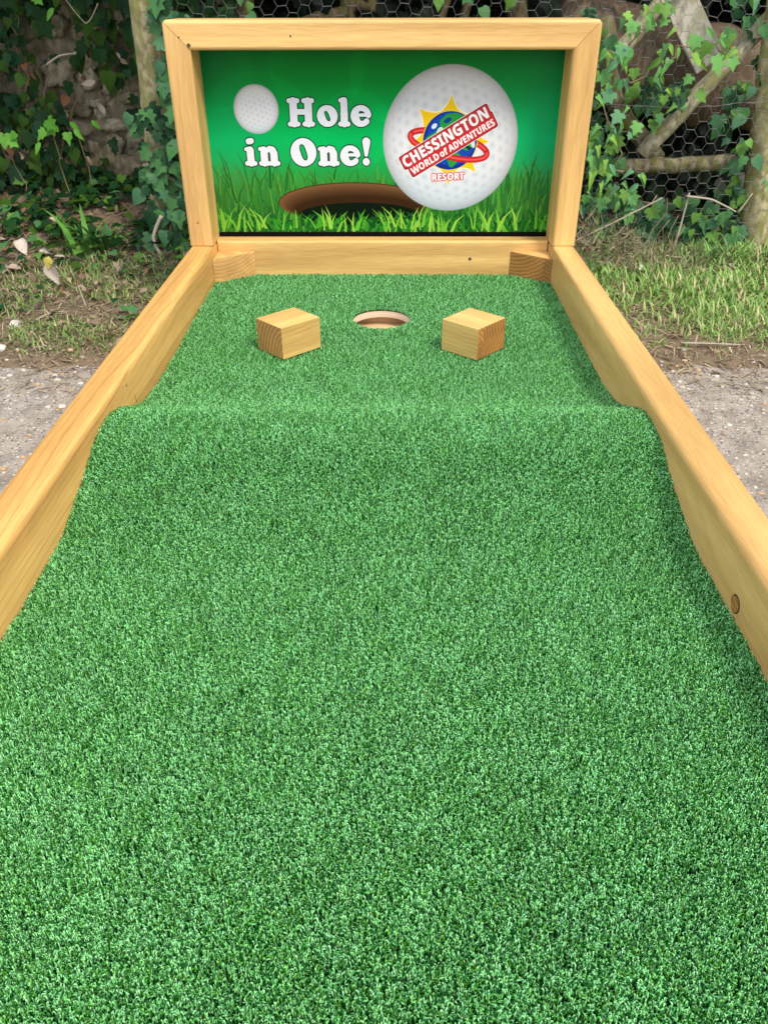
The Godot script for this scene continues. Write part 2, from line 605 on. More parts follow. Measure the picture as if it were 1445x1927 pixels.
func turf_y(z: float) -> float:
	# blade tips, smooth through the points above
	for k in PROFILE.size() - 1:
		var a: Array = PROFILE[k]
		var b: Array = PROFILE[k + 1]
		if z <= a[0] and z >= b[0]:
			var p: Array = PROFILE[maxi(k - 1, 0)]
			var q: Array = PROFILE[mini(k + 2, PROFILE.size() - 1)]
			var t: float = (a[0] - z) / (a[0] - b[0])
			var span: float = a[0] - b[0]
			var ma: float = (b[1] - p[1]) / maxf(p[0] - b[0], 1e-4) * span
			var mb: float = (q[1] - a[1]) / maxf(a[0] - q[0], 1e-4) * span
			var t2 := t * t
			var t3 := t2 * t
			return TOP + (2 * t3 - 3 * t2 + 1) * a[1] + (t3 - 2 * t2 + t) * ma + (-2 * t3 + 3 * t2) * b[1] + (t3 - t2) * mb
	return TOP - 0.065

const PILE := 0.0092
const HOLE := Vector2(0.0, -1.400)
const HOLE_R := 0.0515

func turf_patch(sd: int) -> ArrayMesh:
	var r := RandomNumberGenerator.new()
	r.seed = sd
	var st := SurfaceTool.new()
	st.begin(Mesh.PRIMITIVE_TRIANGLES)
	for k in 112:
		var rad := 0.009 * sqrt(r.randf())
		var ang := r.randf() * TAU
		var p := Vector3(rad * cos(ang), 0, rad * sin(ang))
		var az := r.randf() * TAU
		var h := PILE * r.randf_range(0.5, 1.15)
		var reach := r.randf_range(0.0013, 0.0031)
		var twist := r.randf_range(-2.8, 2.8)
		var w := r.randf_range(0.00018, 0.00030)
		var tone := r.randf()
		# two yarns: deep green and pale green
		var c := Color(0.003, 0.070, 0.008).lerp(Color(0.010, 0.14, 0.016), tone)
		if k % 2:
			c = Color(0.085, 0.49, 0.10).lerp(Color(0.41, 0.92, 0.39), tone)
		if r.randf() < 0.12:
			c = Color(0.10, 0.36, 0.03)
		elif r.randf() < 0.08:
			c = Color(0.34, 0.84, 0.42)
		var rows: Array = []
		var q := p
		var prof := [[0.0, 0.0, 0.9], [0.05, 0.6, 1.0], [0.3, 0.93, 1.1], [0.68, 1.0, 1.05], [1.0, 0.88, 0.6]]
		var last := 0.0
		for s in prof:
			var a2: float = az + twist * s[0]
			q = q + Vector3(cos(a2), 0, sin(a2)) * reach * (s[0] - last)
			last = s[0]
			var side: Vector3 = Vector3(-sin(a2), 0.25 * sin(twist * 3.0), cos(a2)) * w * s[2]
			var at := Vector3(q.x, h * s[1], q.z)
			rows.append([at - side, at + side])
		for i in 4:
			var a: Array = rows[i]
			var b: Array = rows[i + 1]
			for v in [a[0], a[1], b[1], a[0], b[1], b[0]]:
				st.set_color(c)
				st.set_smooth_group(-1)
				st.add_vertex(v)
	st.generate_normals()
	return st.commit()

func build_turf(game: Node3D) -> void:
	var x1 := HALF - RAIL - 0.0005
	# the backing, with a round hole cut into it
	var st := SurfaceTool.new()
	st.begin(Mesh.PRIMITIVE_TRIANGLES)
	var face := func(a: Vector3, b: Vector3, c: Vector3) -> void:
		var t := [a, b, c]
		if (b - a).cross(c - a).y > 0.0:
			t = [a, c, b]
		for v in t:
			st.add_vertex(v)
	var low := func(x: float, z: float) -> Vector3: return Vector3(x, turf_y(z) - PILE + 0.0005, z)
	var hb := 0.08
	var zs: Array = []
	var z := FRONT
	while z > BACK + 0.06:
		zs.append(z)
		z -= 0.012
	zs.append(BACK + 0.06)
	for z_cut in [HOLE.y + hb, HOLE.y - hb]:
		zs.append(z_cut)
	zs.sort()
	for k in zs.size() - 1:
		var za: float = zs[k]
		var zb: float = zs[k + 1]
		if zb - za < 1e-5:
			continue
		var inside: bool = za >= HOLE.y - hb - 1e-5 and zb <= HOLE.y + hb + 1e-5
		var spans := [[-x1, HOLE.x - hb], [HOLE.x + hb, x1]] if inside else [[-x1, x1]]
		for s in spans:
			var a: Vector3 = low.call(s[0], za)
			var b: Vector3 = low.call(s[1], za)
			var c: Vector3 = low.call(s[1], zb)
			var d: Vector3 = low.call(s[0], zb)
			face.call(a, b, c)
			face.call(a, c, d)
	var n := 64
	for k in n:
		var q: Array = []
		for e in 2:
			var t := TAU * (k + e) / n
			var dir := Vector2(cos(t), sin(t))
			var far := dir * hb / maxf(absf(dir.x), absf(dir.y))
			q.append([dir * HOLE_R + HOLE, far + HOLE])
		var a: Vector3 = low.call(q[0][0].x, q[0][0].y)
		var b: Vector3 = low.call(q[1][0].x, q[1][0].y)
		var c: Vector3 = low.call(q[1][1].x, q[1][1].y)
		var d: Vector3 = low.call(q[0][1].x, q[0][1].y)
		face.call(a, b, c)
		face.call(a, c, d)
	st.generate_normals()
	var back := put("turf_backing", st.commit(), plain(0.003, 0.026, 0.006, 0.95, 0.1), game)
	# the pile
	var mat := tinted(0.36, 0.12, 0.45)
	var dice := RandomNumberGenerator.new()
	for variant in 2:
		var where: Array = []
		var tints: Array = []
		dice.seed = 77
		var step := 0.0104
		var zz := FRONT - 0.005
		var row := 0
		while zz > -1.648:
			var xx := -x1 + 0.002
			while xx < x1:
				var px := clampf(xx + dice.randf_range(-0.0025, 0.0025), -x1 + 0.003, x1 - 0.003)
				var pz := zz + dice.randf_range(-0.0025, 0.0025)
				xx += step
				if int(dice.randi() >> 8) % 2 != variant:
					continue
				if Vector2(px, pz).distance_to(HOLE) < HOLE_R + 0.0075:
					continue
				where.append(turf_xf(px, pz, rr(0.0, TAU), rr(0.92, 1.08)))
				var g := 1.0 + 0.1 * noise.get_noise_2d(px * 30.0, pz * 30.0) + rr(-0.07, 0.07)
				tints.append(Color(g, g, g))
			zz -= step
			row += 1
		for k in 300:
			var ez := rr(-1.645, FRONT - 0.01)
			where.append(turf_xf((x1 - rr(0.001, 0.004)) * (1.0 if k % 2 else -1.0), ez, rr(0.0, TAU), rr(0.95, 1.22)))
			tints.append(Color.WHITE)
		if variant == 0:
			for k in 90:
				var t := TAU * k / 90.0
				var rad := HOLE_R + 0.0052
				where.append(turf_xf(HOLE.x + rad * cos(t), HOLE.y + rad * sin(t), rr(0.0, TAU), 0.62))
				tints.append(Color.WHITE)
		scatter("turf_pile", turf_patch(11 + variant), mat, where, tints, game)

func turf_xf(x: float, z: float, turn: float, size: float) -> Transform3D:
	var y := turf_y(z)
	var slope := (turf_y(z - 0.004) - turf_y(z + 0.004)) / 0.008
	var up := Vector3(0, 1, slope).normalized()
	var b := Basis(Quaternion(Vector3.UP, up)) * Basis(Vector3.UP, turn)
	return Transform3D(b.scaled(Vector3.ONE * size), Vector3(x, y, z) - up * PILE)


# ------------------------------------------------------------------ the game
var wood: Array = []
var end_wood: Array = []

func timber_part(called: String, parent: Node, t: Timber, w: int, e := 0) -> MeshInstance3D:
	return put(called, t.mesh(wood[w], end_wood[e]), null, parent)

func disc(r: float, n := 20, dome := 0.0) -> ArrayMesh:
	var st := SurfaceTool.new()
	st.begin(Mesh.PRIMITIVE_TRIANGLES)
	for k in n:
		var a := TAU * k / n
		var b := TAU * (k + 1) / n
		for v in [Vector3(0, 0, dome), Vector3(r * cos(b), r * sin(b), 0), Vector3(r * cos(a), r * sin(a), 0)]:
			st.set_normal(Vector3.BACK)
			st.set_uv(Vector2(v.x, v.y) / 0.12 + Vector2(0.3, 0.4))
			st.add_vertex(v)
	return st.commit()

func build_game() -> void:
	var game := base("mini_golf_game")
	tag(game, "pale wooden mini golf lane with bumpy green turf and printed Hole in One board", "mini golf game")
	# side rails
	for s in [-1.0, 1.0]:
		var t := Timber.new(Vector3.BACK, Vector3.RIGHT, Vector3.UP, Vector2(0.13, 0.2) if s < 0 else Vector2(0.13, 0.55))
		var x0 := minf(s * HALF, s * (HALF - RAIL))
		var p := rounded_rect(x0, 0.0, x0 + RAIL, TOP, 0.0075)
		t.prism(p, ones(p.size()), BACK + 0.002, FRONT + 0.03, 0.003, Transform3D())
		var rail := timber_part("side_rail", game, t, 0 if s < 0 else 1)
		tag(rail, "left rail with clear dark grain lines" if s < 0 else "right rail of plain pale grain with a brown plug")
		if s > 0:
			var plug := put("plug", disc(0.0080, 24), end_wood[2], rail, Transform3D(Basis(Vector3.UP, -PI / 2), Vector3(HALF - RAIL - 0.0006, TOP - 0.0525, -0.5744)))
			put("plug_rim", disc(0.0093, 24), plain(0.045, 0.022, 0.010, 0.8), rail, Transform3D(Basis(Vector3.UP, -PI / 2), Vector3(HALF - RAIL - 0.0003, TOP - 0.0525, -0.5744)))
			plug.set_meta("label", "round brown screw plug")
			put("nail_mark", disc(0.0013, 10), plain(0.07, 0.04, 0.02, 0.8), rail, Transform3D(Basis(Vector3.UP, -PI / 2), Vector3(HALF - RAIL - 0.0004, TOP - 0.0195, -0.912)))
		else:
			var cm := BoxMesh.new()
			cm.size = Vector3(0.0006, 0.014, 0.0007)
			put("hairline_crack", cm, plain(0.10, 0.05, 0.02, 0.9), rail, Transform3D(Basis(Vector3.RIGHT, 0.3), Vector3(-HALF + RAIL + 0.0001, TOP - 0.047, -1.005)))
			put("knot", disc(0.0018, 10), plain(0.16, 0.08, 0.03), rail, Transform3D(Basis(Vector3.UP, PI / 2), Vector3(-HALF + RAIL + 0.0004, TOP - 0.016, -0.98)))
	# posts and top beam, mitred
	var hp := 0.382 + TOP
	var hb := 0.3362 + TOP
	var zf := -1.6096
	for s in [-1.0, 1.0]:
		var p := PackedVector2Array()
		var w: Array = []
		# right-hand post, counter-clockwise; mirrored for the left
		p.append(Vector2(HALF - RAIL, TOP + 0.0006)); w.append(0.12)
		p.append(Vector2(HALF, TOP + 0.0006)); w.append(1.0)
		var cr := 0.009
		for k in 4:
			var a := PI / 4 * k / 3.0
			p.append(Vector2(HALF - cr + cr * cos(a), hp - cr + cr * sin(a))); w.append(1.0)
		w[w.size() - 1] = 0.09
		p.append(Vector2(HALF - RAIL, hb)); w.append(1.0)
		if s < 0:
			var m := PackedVector2Array()
			var mw: Array = []
			var n := p.size()
			for i in n:
				var j := n - 1 - i
				m.append(Vector2(-p[j].x, p[j].y))
				mw.append(w[(j + n - 1) % n])
			p = m
			w = mw
		var t := Timber.new(Vector3.UP, Vector3.RIGHT, Vector3.BACK, Vector2(0.3, 0.1) if s < 0 else Vector2(0.6, 0.7))
		t.prism(p, w, BACK, zf, 0.0065, Transform3D())
		var post := timber_part("post", game, t, 2 if s < 0 else 3)
		if s < 0:
			put("knot", disc(0.0016, 10), plain(0.12, 0.06, 0.03), post, Transform3D(Basis(), Vector3(-0.359, TOP + 0.045, zf + 0.0004)))
	if true:
		var p := PackedVector2Array()
		var w: Array = []
		var cr := 0.009
		p.append(Vector2(-HALF + RAIL + 0.0002, hb)); w.append(1.0)
		p.append(Vector2(HALF - RAIL - 0.0002, hb)); w.append(0.09)
		for k in 4:
			var a := PI / 4 + PI / 4 * k / 3.0
			p.append(Vector2(HALF - cr + cr * cos(a) - 0.0003, hp - cr + cr * sin(a) + 0.0001)); w.append(1.0)
		for k in 4:
			var a := PI / 2 + PI / 4 * k / 3.0
			p.append(Vector2(-HALF + cr + cr * cos(a) + 0.0003, hp - cr + cr * sin(a) + 0.0001)); w.append(1.0)
		w[w.size() - 1] = 0.09
		var t := Timber.new(Vector3.RIGHT, Vector3.UP, Vector3.BACK, Vector2(0.4, 0.35))
		t.prism(p, w, BACK, zf, 0.0065, Transform3D())
		var beam := timber_part("top_beam", game, t, 2)
		var km := plain(0.085, 0.05, 0.035, 0.7)
		put("knot", disc(0.0034, 14), km, beam, Transform3D(Basis(), Vector3(-0.3365, 0.3438 + TOP, zf + 0.0004)))
		put("knot", disc(0.0017, 10), km, beam, Transform3D(Basis(), Vector3(-0.158, 0.3575 + TOP, zf + 0.0004)))
		put("knot", disc(0.0015, 10), km, beam, Transform3D(Basis(), Vector3(-0.352, 0.356 + TOP, zf + 0.0004)))
	# board across the end of the lane
	var xb := HALF - RAIL - 0.0006
	if true:
		var p := PackedVector2Array([Vector2(-xb, 0.02), Vector2(xb, 0.02), Vector2(xb, TOP + 0.0012), Vector2(-xb, TOP + 0.0012)])
		var t := Timber.new(Vector3.RIGHT, Vector3.UP, Vector3.BACK, Vector2(0.5, 0.82))
		t.prism(p, [1.0, 0.5, 1.0, 0.5], -1.69, -1.647, 0.005, Transform3D())
		var board := timber_part("end_board", game, t, 3)
		put("knot", disc(0.0034, 14), plain(0.16, 0.10, 0.06), board, Transform3D(Basis(), Vector3(0.178, TOP - 0.035, -1.6466)))
		put("knot", disc(0.0018, 12), plain(0.07, 0.045, 0.03), board, Transform3D(Basis(), Vector3(0.178, TOP - 0.035, -1.6464)))
	# corner wedges
	for s in [-1.0, 1.0]:
		var a := Vector2(s * xb, 1.588)
		var b := Vector2(s * 0.2595, 1.6463)
		var c := Vector2(s * xb, 1.6463)
		var p := PackedVector2Array([a, c, b]) if s > 0 else PackedVector2Array([a, b, c])
		var d := (b - a).normalized()
		var cut := Vector3(d.y, 0, d.x) * 1.0
		var out := Vector3(-s * absf(d.y), 0, absf(d.x)).normalized()
		var lat := Vector3(absf(d.x), 0, s * absf(d.y)).normalized()
		var t := Timber.new(out, lat, Vector3.UP, Vector2(0.25, 0.25) if s < 0 else Vector2(0.1, 0.55))
		t.prism(p, [0.5, 0.5, 0.5], TOP - 0.09, TOP - 0.0195, 0.0022, Transform3D(Basis(Vector3.RIGHT, Vector3.FORWARD, Vector3.UP), Vector3.ZERO))
		timber_part("corner_wedge", game, t, 3, 0 if s < 0 else 2)
	# printed panel
	var pm := StandardMaterial3D.new()
	pm.albedo_texture = paint_panel()
	pm.roughness = 0.3
	pm.metallic_specular = 0.22
	var q := SurfaceTool.new()
	q.begin(Mesh.PRIMITIVE_TRIANGLES)
	var cs := [Vector2(0, 0), Vector2(1, 0), Vector2(1, 1), Vector2(0, 0), Vector2(1, 1), Vector2(0, 1)]
	for u in cs:
		q.set_normal(Vector3.BACK)
		q.set_uv(u)
		q.add_vertex(Vector3(-0.335 + 0.67 * u.x, 0.490 - 0.34 * u.y, 0))
	var panel := put("sign_panel", q.commit(), pm, game, Transform3D(Basis(), Vector3(0, 0, PANEL_Z)))
	panel.set_meta("label", "glossy printed panel with golf ball and slogan")
	var bm := BoxMesh.new()
	bm.size = Vector3(0.668, 0.342, 0.006)
	put("panel_board", bm, plain(0.02, 0.02, 0.02, 0.6), panel, Transform3D(Basis(), Vector3(0, 0.3215, -0.0035)))
	var gm := BoxMesh.new()
	gm.size = Vector3(0.667, 0.012, 0.005)
	put("panel_edge", gm, plain(0.006, 0.006, 0.006, 0.9, 0.1), panel, Transform3D(Basis(), Vector3(0, 0.1535, 0.0028)))
	# turf, deck and hole
	build_turf(game)
	var st := SurfaceTool.new()
	st.begin(Mesh.PRIMITIVE_TRIANGLES)
	var ring := func(r0: float, y0: float, r1: float, y1: float) -> void:
		for k in 48:
			var a := TAU * k / 48
			var b := TAU * (k + 1) / 48
			var v0 := Vector3(r0 * cos(a), y0, r0 * sin(a))
			var v1 := Vector3(r0 * cos(b), y0, r0 * sin(b))
			var v2 := Vector3(r1 * cos(b), y1, r1 * sin(b))
			var v3 := Vector3(r1 * cos(a), y1, r1 * sin(a))
			for v in [v0, v2, v1, v0, v3, v2]:
				st.set_smooth_group(1 if r0 == r1 else -1)
				st.add_vertex(v)
	var yt := turf_y(HOLE.y) - PILE
	ring.call(HOLE_R, yt, HOLE_R, yt - 0.005)
	ring.call(HOLE_R, yt - 0.005, HOLE_R - 0.0006, yt - 0.0054)
	ring.call(HOLE_R - 0.0006, yt - 0.0054, HOLE_R - 0.0006, yt - 0.0115)
	ring.call(HOLE_R - 0.0006, yt - 0.0115, HOLE_R + 0.06, yt - 0.0125)
	st.generate_normals()
	var ply := StandardMaterial3D.new()
	ply.albedo_color = lin(0.70, 0.54, 0.43)
	ply.roughness = 0.8
	put("hole_edge", st.commit(), ply, game, Transform3D(Basis(), Vector3(HOLE.x, 0, HOLE.y)))
	var tray := BoxMesh.new()
	tray.size = Vector3(0.3, 0.012, 0.3)
	put("ball_tray", tray, plain(0.66, 0.48, 0.27, 0.7), game, Transform3D(Basis(), Vector3(HOLE.x, yt - 0.034, HOLE.y)))
	var lip := BoxMesh.new()
	lip.size = Vector3(0.3, 0.05, 0.012)
	put("ball_tray_wall", lip, plain(0.66, 0.48, 0.28, 0.7), game, Transform3D(Basis(), Vector3(HOLE.x, yt - 0.042, HOLE.y - 0.075)))
	# the two blocks standing on the turf
	var rows := [
		[Vector2(-0.2027, -1.2463), Vector2(-0.1527, -1.2030), Vector2(-0.0968, -1.2570), "left wooden block on the turf, end grain towards the left rail"],
		[Vector2(0.2060, -1.2480), Vector2(0.1496, -1.2025), Vector2(0.0960, -1.2510), "right wooden block on the turf, end grain towards the right rail"]]
	for k in 2:
		var rw: Array = rows[k]
		var e: Vector2 = rw[0] - rw[1]
		var g: Vector2 = rw[2] - rw[1]
		var ctr: Vector2 = rw[1] + (e + g) / 2.0
		var gd := Vector3(g.x, 0, g.y).normalized()
		var ed := gd.cross(Vector3.UP)
		var le := e.length() / 2
		var lg := g.length() / 2
		var block := base("wooden_block", Vector3(ctr.x, TOP - 0.071, ctr.y))
		tag(block, rw[3], "wooden block", "wooden blocks standing on the turf")
		var t := Timber.new(Vector3.RIGHT, Vector3.UP, Vector3.BACK, Vector2(0.45, 0.62) if k == 0 else Vector2(0.75, 0.18))
		var p := PackedVector2Array([Vector2(-lg, -le), Vector2(lg, -le), Vector2(lg, le), Vector2(-lg, le)])
		t.prism(p, ones(4), 0.0, 0.0525, 0.0014, Transform3D(Basis(Vector3.RIGHT, Vector3.FORWARD, Vector3.UP), Vector3.ZERO))
		var b := timber_part("timber", block, t, 4, 1 if k == 0 else 2)
		b.transform = Transform3D(Basis(gd, Vector3.UP, gd.cross(Vector3.UP)), Vector3.ZERO)


# ------------------------------------------------------------------ ground
func bank(x: float, z: float) -> float:
	# soil: a low lip beside the path, rising on the left towards the wall
	var n := noise.get_noise_2d(x * 9.0, z * 9.0)
	var fine := noise.get_noise_2d(x * 42.0, z * 42.0)
	var edge := smoothstep(-1.25, -1.47, z + 0.05 * noise.get_noise_2d(x * 5.0, 3.0) + 0.05 * noise.get_noise_2d(x * 17.0, z * 12.0))
	var y := -0.02 + edge * 0.036 + n * 0.006 + fine * 0.003
	y += smoothstep(-1.85, -2.45, z) * (0.11 if x < 0.0 else 0.02) * smoothstep(0.45, -0.5, x)
	y += smoothstep(-2.62, -3.1, z) * 1.6
	return y

func speckle(sd: int, basec: Color, a: Color, b: Color, dark: Color, grains: int) -> Array:
	var w := 768
	var im := Image.create(w, w, false, Image.FORMAT_RGB8)
	var r := RandomNumberGenerator.new()
	r.seed = sd
	var n := FastNoiseLite.new()
	n.seed = sd
	n.frequency = 0.012
	n.fractal_octaves = 4
	var tile := n.get_seamless_image(w, w)
	var n2 := FastNoiseLite.new()
	n2.seed = sd + 3
	n2.frequency = 0.2
	var tile2 := n2.get_seamless_image(w, w)
	for y in w:
		for x in w:
			var t := tile.get_pixel(x, y).r - 0.5
			var u := tile2.get_pixel(x, y).r - 0.5
			var c := basec.lerp(dark, clampf(t * 0.9 + u * 0.8 + 0.1, 0.0, 0.8))
			im.set_pixel(x, y, c)
	art = im
	for k in grains:
		var p := Vector2(r.randf() * w, r.randf() * w)
		var s := 0.8 + 4.2 * pow(r.randf(), 3.0)
		var c := a.lerp(b, r.randf())
		if r.randf() < 0.3:
			c = dark.lerp(basec, r.randf() * 0.5)
		var q: Array = []
		var n_side := 6
		for i in n_side:
			q.append(p + Vector2(s * r.randf_range(0.6, 1.2), 0).rotated(TAU * i / n_side + 0.3) * Vector2(1.0, 0.8))
		fill([q], c)
	var im2: Image = im.duplicate()
	return [ImageTexture.create_from_image(im), ImageTexture.create_from_image(im2)]

func ground_material(tex: Array, scale: float, depth: float, rough := 0.92) -> StandardMaterial3D:
	var m := StandardMaterial3D.new()
	m.albedo_texture = tex[0]
	m.uv1_triplanar = true
	m.uv1_world_triplanar = true
	m.uv1_scale = Vector3.ONE * scale
	m.roughness = rough
	m.metallic_specular = 0.3
	m.heightmap_enabled = true
	m.heightmap_texture = tex[0]
	m.heightmap_scale = depth
	return m

func sheet(x0: float, x1: float, z0: float, z1: float, step: float, f: Callable) -> ArrayMesh:
	var nx := int(ceilf((x1 - x0) / step))
	var nz := int(ceilf((z1 - z0) / step))
	var st := SurfaceTool.new()
	st.begin(Mesh.PRIMITIVE_TRIANGLES)
	st.set_smooth_group(0)
	for j in nz + 1:
		for i in nx + 1:
			var x := lerpf(x0, x1, float(i) / nx)
			var z := lerpf(z0, z1, float(j) / nz)
			st.add_vertex(Vector3(x, f.call(x, z), z))
	for j in nz:
		for i in nx:
			var a := j * (nx + 1) + i
			for v in [a, a + 1, a + nx + 2, a, a + nx + 2, a + nx + 1]:
				st.add_index(v)
	st.generate_normals()
	return st.commit()

func build_ground() -> void:
	var grey := speckle(21, Color8(162, 154, 148), Color8(218, 212, 206), Color8(146, 126, 108), Color8(92, 86, 82), 16000)
	var pm := ground_material(grey, 1.9, 0.35)
	put("path", sheet(-30, 30, -1.7, 40, 2.2, func(_x, _z): return 0.0), pm).set_meta("kind", "structure")
	var brown := speckle(22, Color8(122, 107, 90), Color8(180, 163, 142), Color8(128, 104, 82), Color8(66, 55, 44), 6500)
	put("ground", sheet(-3.2, 3.2, -3.3, -1.2, 0.03, bank), ground_material(brown, 1.6, 0.5)).set_meta("kind", "structure")
	put("ground_beyond", sheet(-40, 40, -44.0, -3.25, 2.0, func(x, z): return 1.3 + 0.2 * sin(x * 0.3 + z * 0.2)), ground_material(brown, 1.6, 0.5)).set_meta("kind", "structure")
	for s in [-1.0, 1.0]:
		put("ground_aside", sheet(minf(s * 3.15, s * 40), maxf(s * 3.15, s * 40), -3.4, -1.5, 1.0, func(_x, _z): return 0.006), ground_material(brown, 1.6, 0.5)).set_meta("kind", "structure")
	# loose chips on the path
	var chips: Array = []
	var tints: Array = []
	for k in 10000:
		var x := rr(-1.6, 1.6)
		var z := rr(-1.42, 0.2)
		if absf(x) < HALF + 0.01:
			continue
		var s := 0.001 + 0.0036 * pow(rng.randf(), 3.0)
		chips.append(Transform3D(Basis(Vector3(rr(-1, 1), rr(-1, 1), rr(-1, 1)).normalized(), rr(0, TAU)).scaled(Vector3(s * 1.4, s * 0.8, s)), Vector3(x, maxf(0.0, bank(x, z)) + s * 0.3, z)))
		var t := rng.randf()
		tints.append(Color(0.62, 0.6, 0.57).lerp(Color(0.24, 0.18, 0.13), t) if t < 0.8 else Color(0.5, 0.34, 0.2))
	tag(scatter("gravel", lump(31, 1, 0.35), tinted(0.85), chips, tints), "loose pale stone chips lying on the grey path", "gravel")


# a rough lump of radius 1
func lump(sd: int, div: int, rough: float, boxy := 0.0) -> ArrayMesh:
	var s := SphereMesh.new()
	s.radius = 1.0
	s.height = 2.0
	s.radial_segments = 6 + div * 4
	s.rings = 3 + div * 2
	var arr := s.get_mesh_arrays()
	var v: PackedVector3Array = arr[Mesh.ARRAY_VERTEX]
	var n := FastNoiseLite.new()
	n.seed = sd
	n.frequency = 0.9
	for i in v.size():
		var p := v[i]
		var mx := maxf(absf(p.x), maxf(absf(p.y), absf(p.z)))
		v[i] = p / pow(mx, boxy) * (1.0 + rough * n.get_noise_3dv(p * 1.3) * 1.6 + rough * 0.35 * n.get_noise_3dv(p * 4.0))
	var st := SurfaceTool.new()
	st.begin(Mesh.PRIMITIVE_TRIANGLES)
	st.set_smooth_group(-1 if div < 2 else 0)
	var idx: PackedInt32Array = arr[Mesh.ARRAY_INDEX]
	if div < 2:
		for i in idx:
			st.add_vertex(v[i])
	else:
		for p in v:
			st.add_vertex(p)
		for i in idx:
			st.add_index(i)
	st.generate_normals()
	return st.commit()


# ------------------------------------------------------------------ plants
func leaf_mesh(outline: Array, fold: float, droop: float, vein: float) -> ArrayMesh:
	# outline: right half from the stalk to the tip, unit length along +y
	var st := SurfaceTool.new()
	st.begin(Mesh.PRIMITIVE_TRIANGLES)
	var n := outline.size()
	var bend := func(p: Vector2) -> Vector3: return Vector3(p.x, p.y, fold * absf(p.x) - droop * p.y * p.y)
	for s in [1.0, -1.0]:
		for i in n - 1:
			var a := Vector2(outline[i][0] * s, outline[i][1])
			var b := Vector2(outline[i + 1][0] * s, outline[i + 1][1])
			var ma := Vector2(0, clampf(a.y, 0.0, 1.0))
			var mb := Vector2(0, clampf(b.y, 0.0, 1.0))
			var t := [ma, a, b, ma, b, mb] if s > 0 else [ma, b, a, ma, mb, b]
			for p in t:
				var k := 1.0 + vein if absf(p.x) < 1e-4 else 1.0
				st.set_color(Color(k, k, k))
				st.set_smooth_group(-1)
				st.add_vertex(bend.call(p))
	st.generate_normals()
	return st.commit()

var ivy: Array = []
var ovate: ArrayMesh
var dart: ArrayMesh
var dry: Array = []
var blade: ArrayMesh
var leaf_mats: Dictionary = {}

func leaf_mat(key: String, r: float, g: float, b: float, rough := 0.5) -> StandardMaterial3D:
	if not leaf_mats.has(key):
		var m := tinted(rough, 0.3, 0.28)
		m.albedo_color = lin(r, g, b)
		leaf_mats[key] = m
	return leaf_mats[key]

func make_leaves() -> void:
	ivy = [
		leaf_mesh([[0.0, 0.0], [0.2, -0.1], [0.42, 0.0], [0.52, 0.14], [0.34, 0.26], [0.56, 0.56], [0.26, 0.6], [0.12, 0.82], [0.0, 1.0]], 0.16, 0.12, 0.7),
		leaf_mesh([[0.0, 0.0], [0.24, -0.06], [0.46, 0.1], [0.36, 0.24], [0.44, 0.44], [0.22, 0.56], [0.0, 1.0]], 0.28, 0.2, 0.55),
		leaf_mesh([[0.0, 0.0], [0.28, -0.04], [0.44, 0.16], [0.42, 0.4], [0.22, 0.7], [0.0, 1.0]], 0.1, 0.3, 0.6)]
	ovate = leaf_mesh([[0.0, 0.0], [0.11, 0.1], [0.19, 0.28], [0.2, 0.45], [0.15, 0.66], [0.06, 0.88], [0.0, 1.0]], 0.35, 0.35, 0.3)
	dart = leaf_mesh([[0.0, 0.0], [0.16, -0.08], [0.24, 0.04], [0.15, 0.26], [0.11, 0.58], [0.035, 0.86], [0.0, 1.0]], 0.3, 0.35, 0.25)
	for k in 3:
		var st := SurfaceTool.new()
		st.begin(Mesh.PRIMITIVE_TRIANGLES)
		st.set_smooth_group(0)
		var curl: float = [0.5, 0.95, 1.5][k]
		for i in 7:
			var t := i / 6.0
			var hw: float = 0.33 * sin(PI * pow(t, 0.75)) + 0.008
			for j in 5:
				var u := (j - 2) / 2.0
				var a := u * curl * 0.8
				st.add_vertex(Vector3(sin(a) * hw / maxf(curl * 0.7, 0.6), (1.0 - cos(a)) * hw + 0.16 * sin(t * 3.0 + k) + 0.02 * sin(u * 7.0 + t * 9.0), t - 0.5))
		for i in 6:
			for j in 4:
				var a := i * 5 + j
				for v in [a, a + 5, a + 6, a, a + 6, a + 1]:
					st.add_index(v)
		st.generate_normals()
		dry.append(st.commit())
	# a grass blade of unit height, bent towards +z
	var sb := SurfaceTool.new()
	sb.begin(Mesh.PRIMITIVE_TRIANGLES)
	var rows: Array = []
	for i in 5:
		var t := i / 4.0
		rows.append([Vector3(-0.035 * (1.0 - t * t), t - 0.18 * t * t * t, 0.5 * t * t), Vector3(0.035 * (1.0 - t * t), t - 0.18 * t * t * t, 0.5 * t * t)])
	for i in 4:
		for v in [rows[i][0], rows[i + 1][1], rows[i][1], rows[i][0], rows[i + 1][0], rows[i + 1][1]]:
			sb.add_vertex(v)
	sb.generate_normals()
	blade = sb.commit()

# a leaf that hangs at p, its tip down and out; size is its length
func hung(p: Vector3, size: float, spread := 0.7) -> Transform3D:
	var tip := Vector3(rr(-spread, spread), -1.0, rr(0.05, 0.7)).normalized()
	var face := Vector3(rr(-0.5, 0.5), rr(0.15, 0.9), 1.0).normalized()
	var x := tip.cross(face).normalized()
	var zd := x.cross(tip).normalized()
	return Transform3D(Basis(x, tip, zd).scaled_local(Vector3.ONE * size), p)

